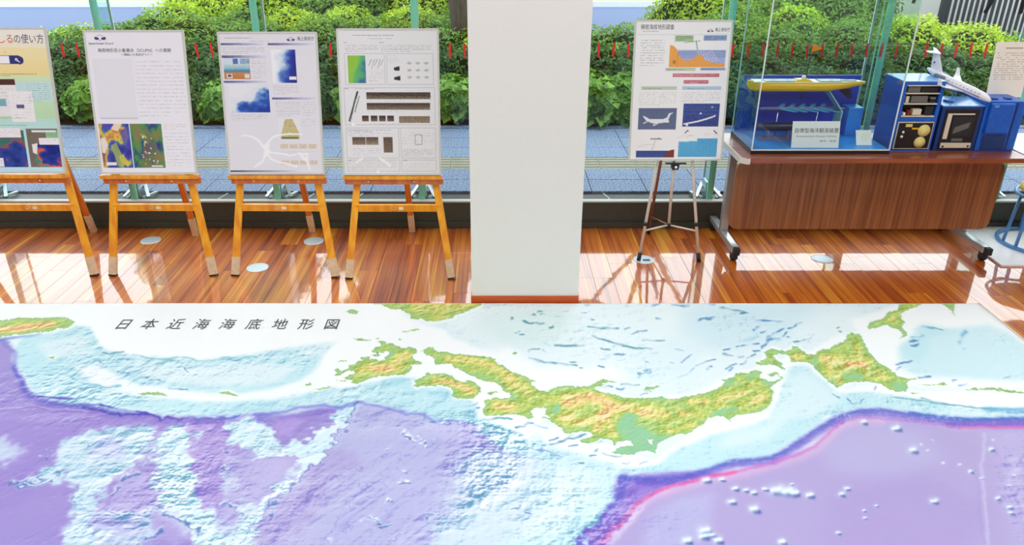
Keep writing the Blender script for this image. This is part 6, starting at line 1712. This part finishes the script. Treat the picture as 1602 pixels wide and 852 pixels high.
fin = mb.build('tail_fin', M['plane'], t)
mb = MB(); mb.loft([[PP(-0.045, -0.065, 0.094), PP(-0.062, -0.065, 0.094), PP(-0.062, -0.065, 0.097), PP(-0.045, -0.065, 0.097)], [PP(0.006, 0, 0.092), PP(-0.036, 0, 0.092), PP(-0.036, 0, 0.098), PP(0.006, 0, 0.098)], [PP(-0.045, 0.065, 0.094), PP(-0.062, 0.065, 0.094), PP(-0.062, 0.065, 0.097), PP(-0.045, 0.065, 0.097)]], smooth=False)
mb.build('tailplane', M['plane'], t)
MB().tube([PP(0.0, 0.006, 0.052), PP(0.0, 0.008, 0.052)], 0.006, 10).build('tail_emblem', M['plane_grey'], fin)
wm = MB()
for k in range(9):
    q = PP(0.12 + 0.022*k, 0.0205, 0.006); wm.bar(q, q + d*0.008, 0.006, 0.003, up=upv)
wm.build('window_row', M['plane_grey'], fus)
MB().bar(PP(0.05, 0.0195, -0.007), PP(0.31, 0.0195, -0.007), 0.003, 0.003, up=upv).build('navy_stripe', M['navy_ink'], fus)
q = PP(0.17, 0, -0.012)
MB().tube([q, q + Vector((-0.005, 0.0, -0.075)), (q.x - 0.02, q.y, TZ + 0.281 - tail.z)], 0.005, 8).build('support_rod', M['blue_top'], t)
MB().lathe([(0.03, 0), (0.03, 0.006), (0.02, 0.008)], (q.x - 0.02, q.y, TZ + 0.277 - tail.z), 20).build('support_foot', M['blue_top'], t)

# ------------------------------------------------------------ paper sign, side table, mat, stool
A = on_y(1543, 147, 4.62); B = on_y(1598, 149, 4.62)
t = empty('paper_sign', ((A.x + B.x) / 2, 4.62, A.z)); t.rotation_euler = (math.radians(-6), 0, 0)
tag(t, 'upright cream paper sheet with small print standing on the blue case at the right edge', 'sign')
sw = (B - A).length
MB().box(-sw/2, sw/2, 0, 0.0015, -0.02, 0.30).build('sheet', M['beige'], t)
pm = MB(); r_ = random.Random(5)
for k in range(13):
    z = 0.235 - k * 0.0125
    x = -sw*0.42
    while x < sw*0.40:
        w = r_.uniform(0.004, 0.014)
        if r_.random() < 0.75: pm.box(x, min(x + w, sw*0.42), -0.0007, 0, z, z + 0.003)
        x += w + 0.004
pm.box(-sw*0.22, sw*0.25, -0.0007, 0, 0.262, 0.268)
pm.build('small_print', mat('faded_brown_ink', (176, 158, 128), 0.6), t)
MB().box(-0.05, 0.05, 0.002, 0.03, -0.06, 0.03, 0.004).build('sign_holder', M['blue_dark'], t)

t = empty('side_table', (3.55, 4.52, 0))
tag(t, 'white topped table with a dark edge at the right side of the picture, mostly hidden', 'table')
MB().box(-0.472, 0.55, -0.27, 0.28, 0.685, 0.70, 0.002).build('tabletop', M['white_board'], t)
MB().box(-0.472, 0.55, -0.275, 0.285, 0.668, 0.685).build('edge_band', M['black'], t)
for sx, sy in ((0.45, -0.22), (0.5, 0.22), (0.30, 0.22), (0.02, 0.22)):
    pass
for sx, sy in ((0.50, -0.22), (0.50, 0.22), (0.30, 0.24), (0.34, -0.22)):
    MB().tube([(sx, sy, 0.014), (sx, sy, 0.668)], 0.014, 10).build('leg', M['steel'], t)

mt = MB().box(3.11, 5.2, 4.285, 4.925, 0.0, 0.012, 0.002).build('floor_mat', M['white_board'])
tag(mt, 'flat white board laid on the floor under the blue stool at right', 'floor board')

ctr = on_z(1612, 377); ctr = Vector((3.545, 4.62, 0.012))
t = empty('blue_stool', ctr)
tag(t, 'low stool of blue metal tubes with a yellow cushion at the right edge', 'stool')
def ring(r, z, n=40, ry=None): return [(r*math.cos(2*math.pi*k/n), (ry or r)*math.sin(2*math.pi*k/n), z) for k in range(n)]
MB().tube(ring(0.235, 0.012), 0.012, 10, closed=True).build('floor_ring', M['stool_blue'], t)
MB().tube(ring(0.205, 0.335), 0.011, 10, closed=True).build('seat_ring', M['stool_blue'], t)
for a in (180, 205, 300, 325, 60, 85):
    c_, s_ = math.cos(math.radians(a)), math.sin(math.radians(a))
    MB().tube([(0.235*c_, 0.235*s_, 0.012), (0.205*c_, 0.205*s_, 0.335)], 0.0105, 10).build('leg', M['stool_blue'], t)
MB().lathe([(0.0, 0.335), (0.15, 0.335), (0.185, 0.35), (0.19, 0.375), (0.17, 0.395), (0.0, 0.402)], n=32).build('cushion', M['stool_yellow'], t)
MB().box(-0.02, 0.10, -0.06, 0.02, 0.16, 0.335, 0.01).build('yellow_post', M['stool_yellow'], t)
# ceiling lamp fittings round the area lights
for lx in (-3.2, 0.3, 3.8):
    for ly in (-0.4, 2.3):
        t = MB().box(-0.95, 0.95, -0.65, 0.65, -0.05, 0.0).build('ceiling_light', M['frame'], None, (lx, ly, CEIL_Z))
        tag(t, 'square white ceiling light panel', 'ceiling light', 'ceiling light panels')
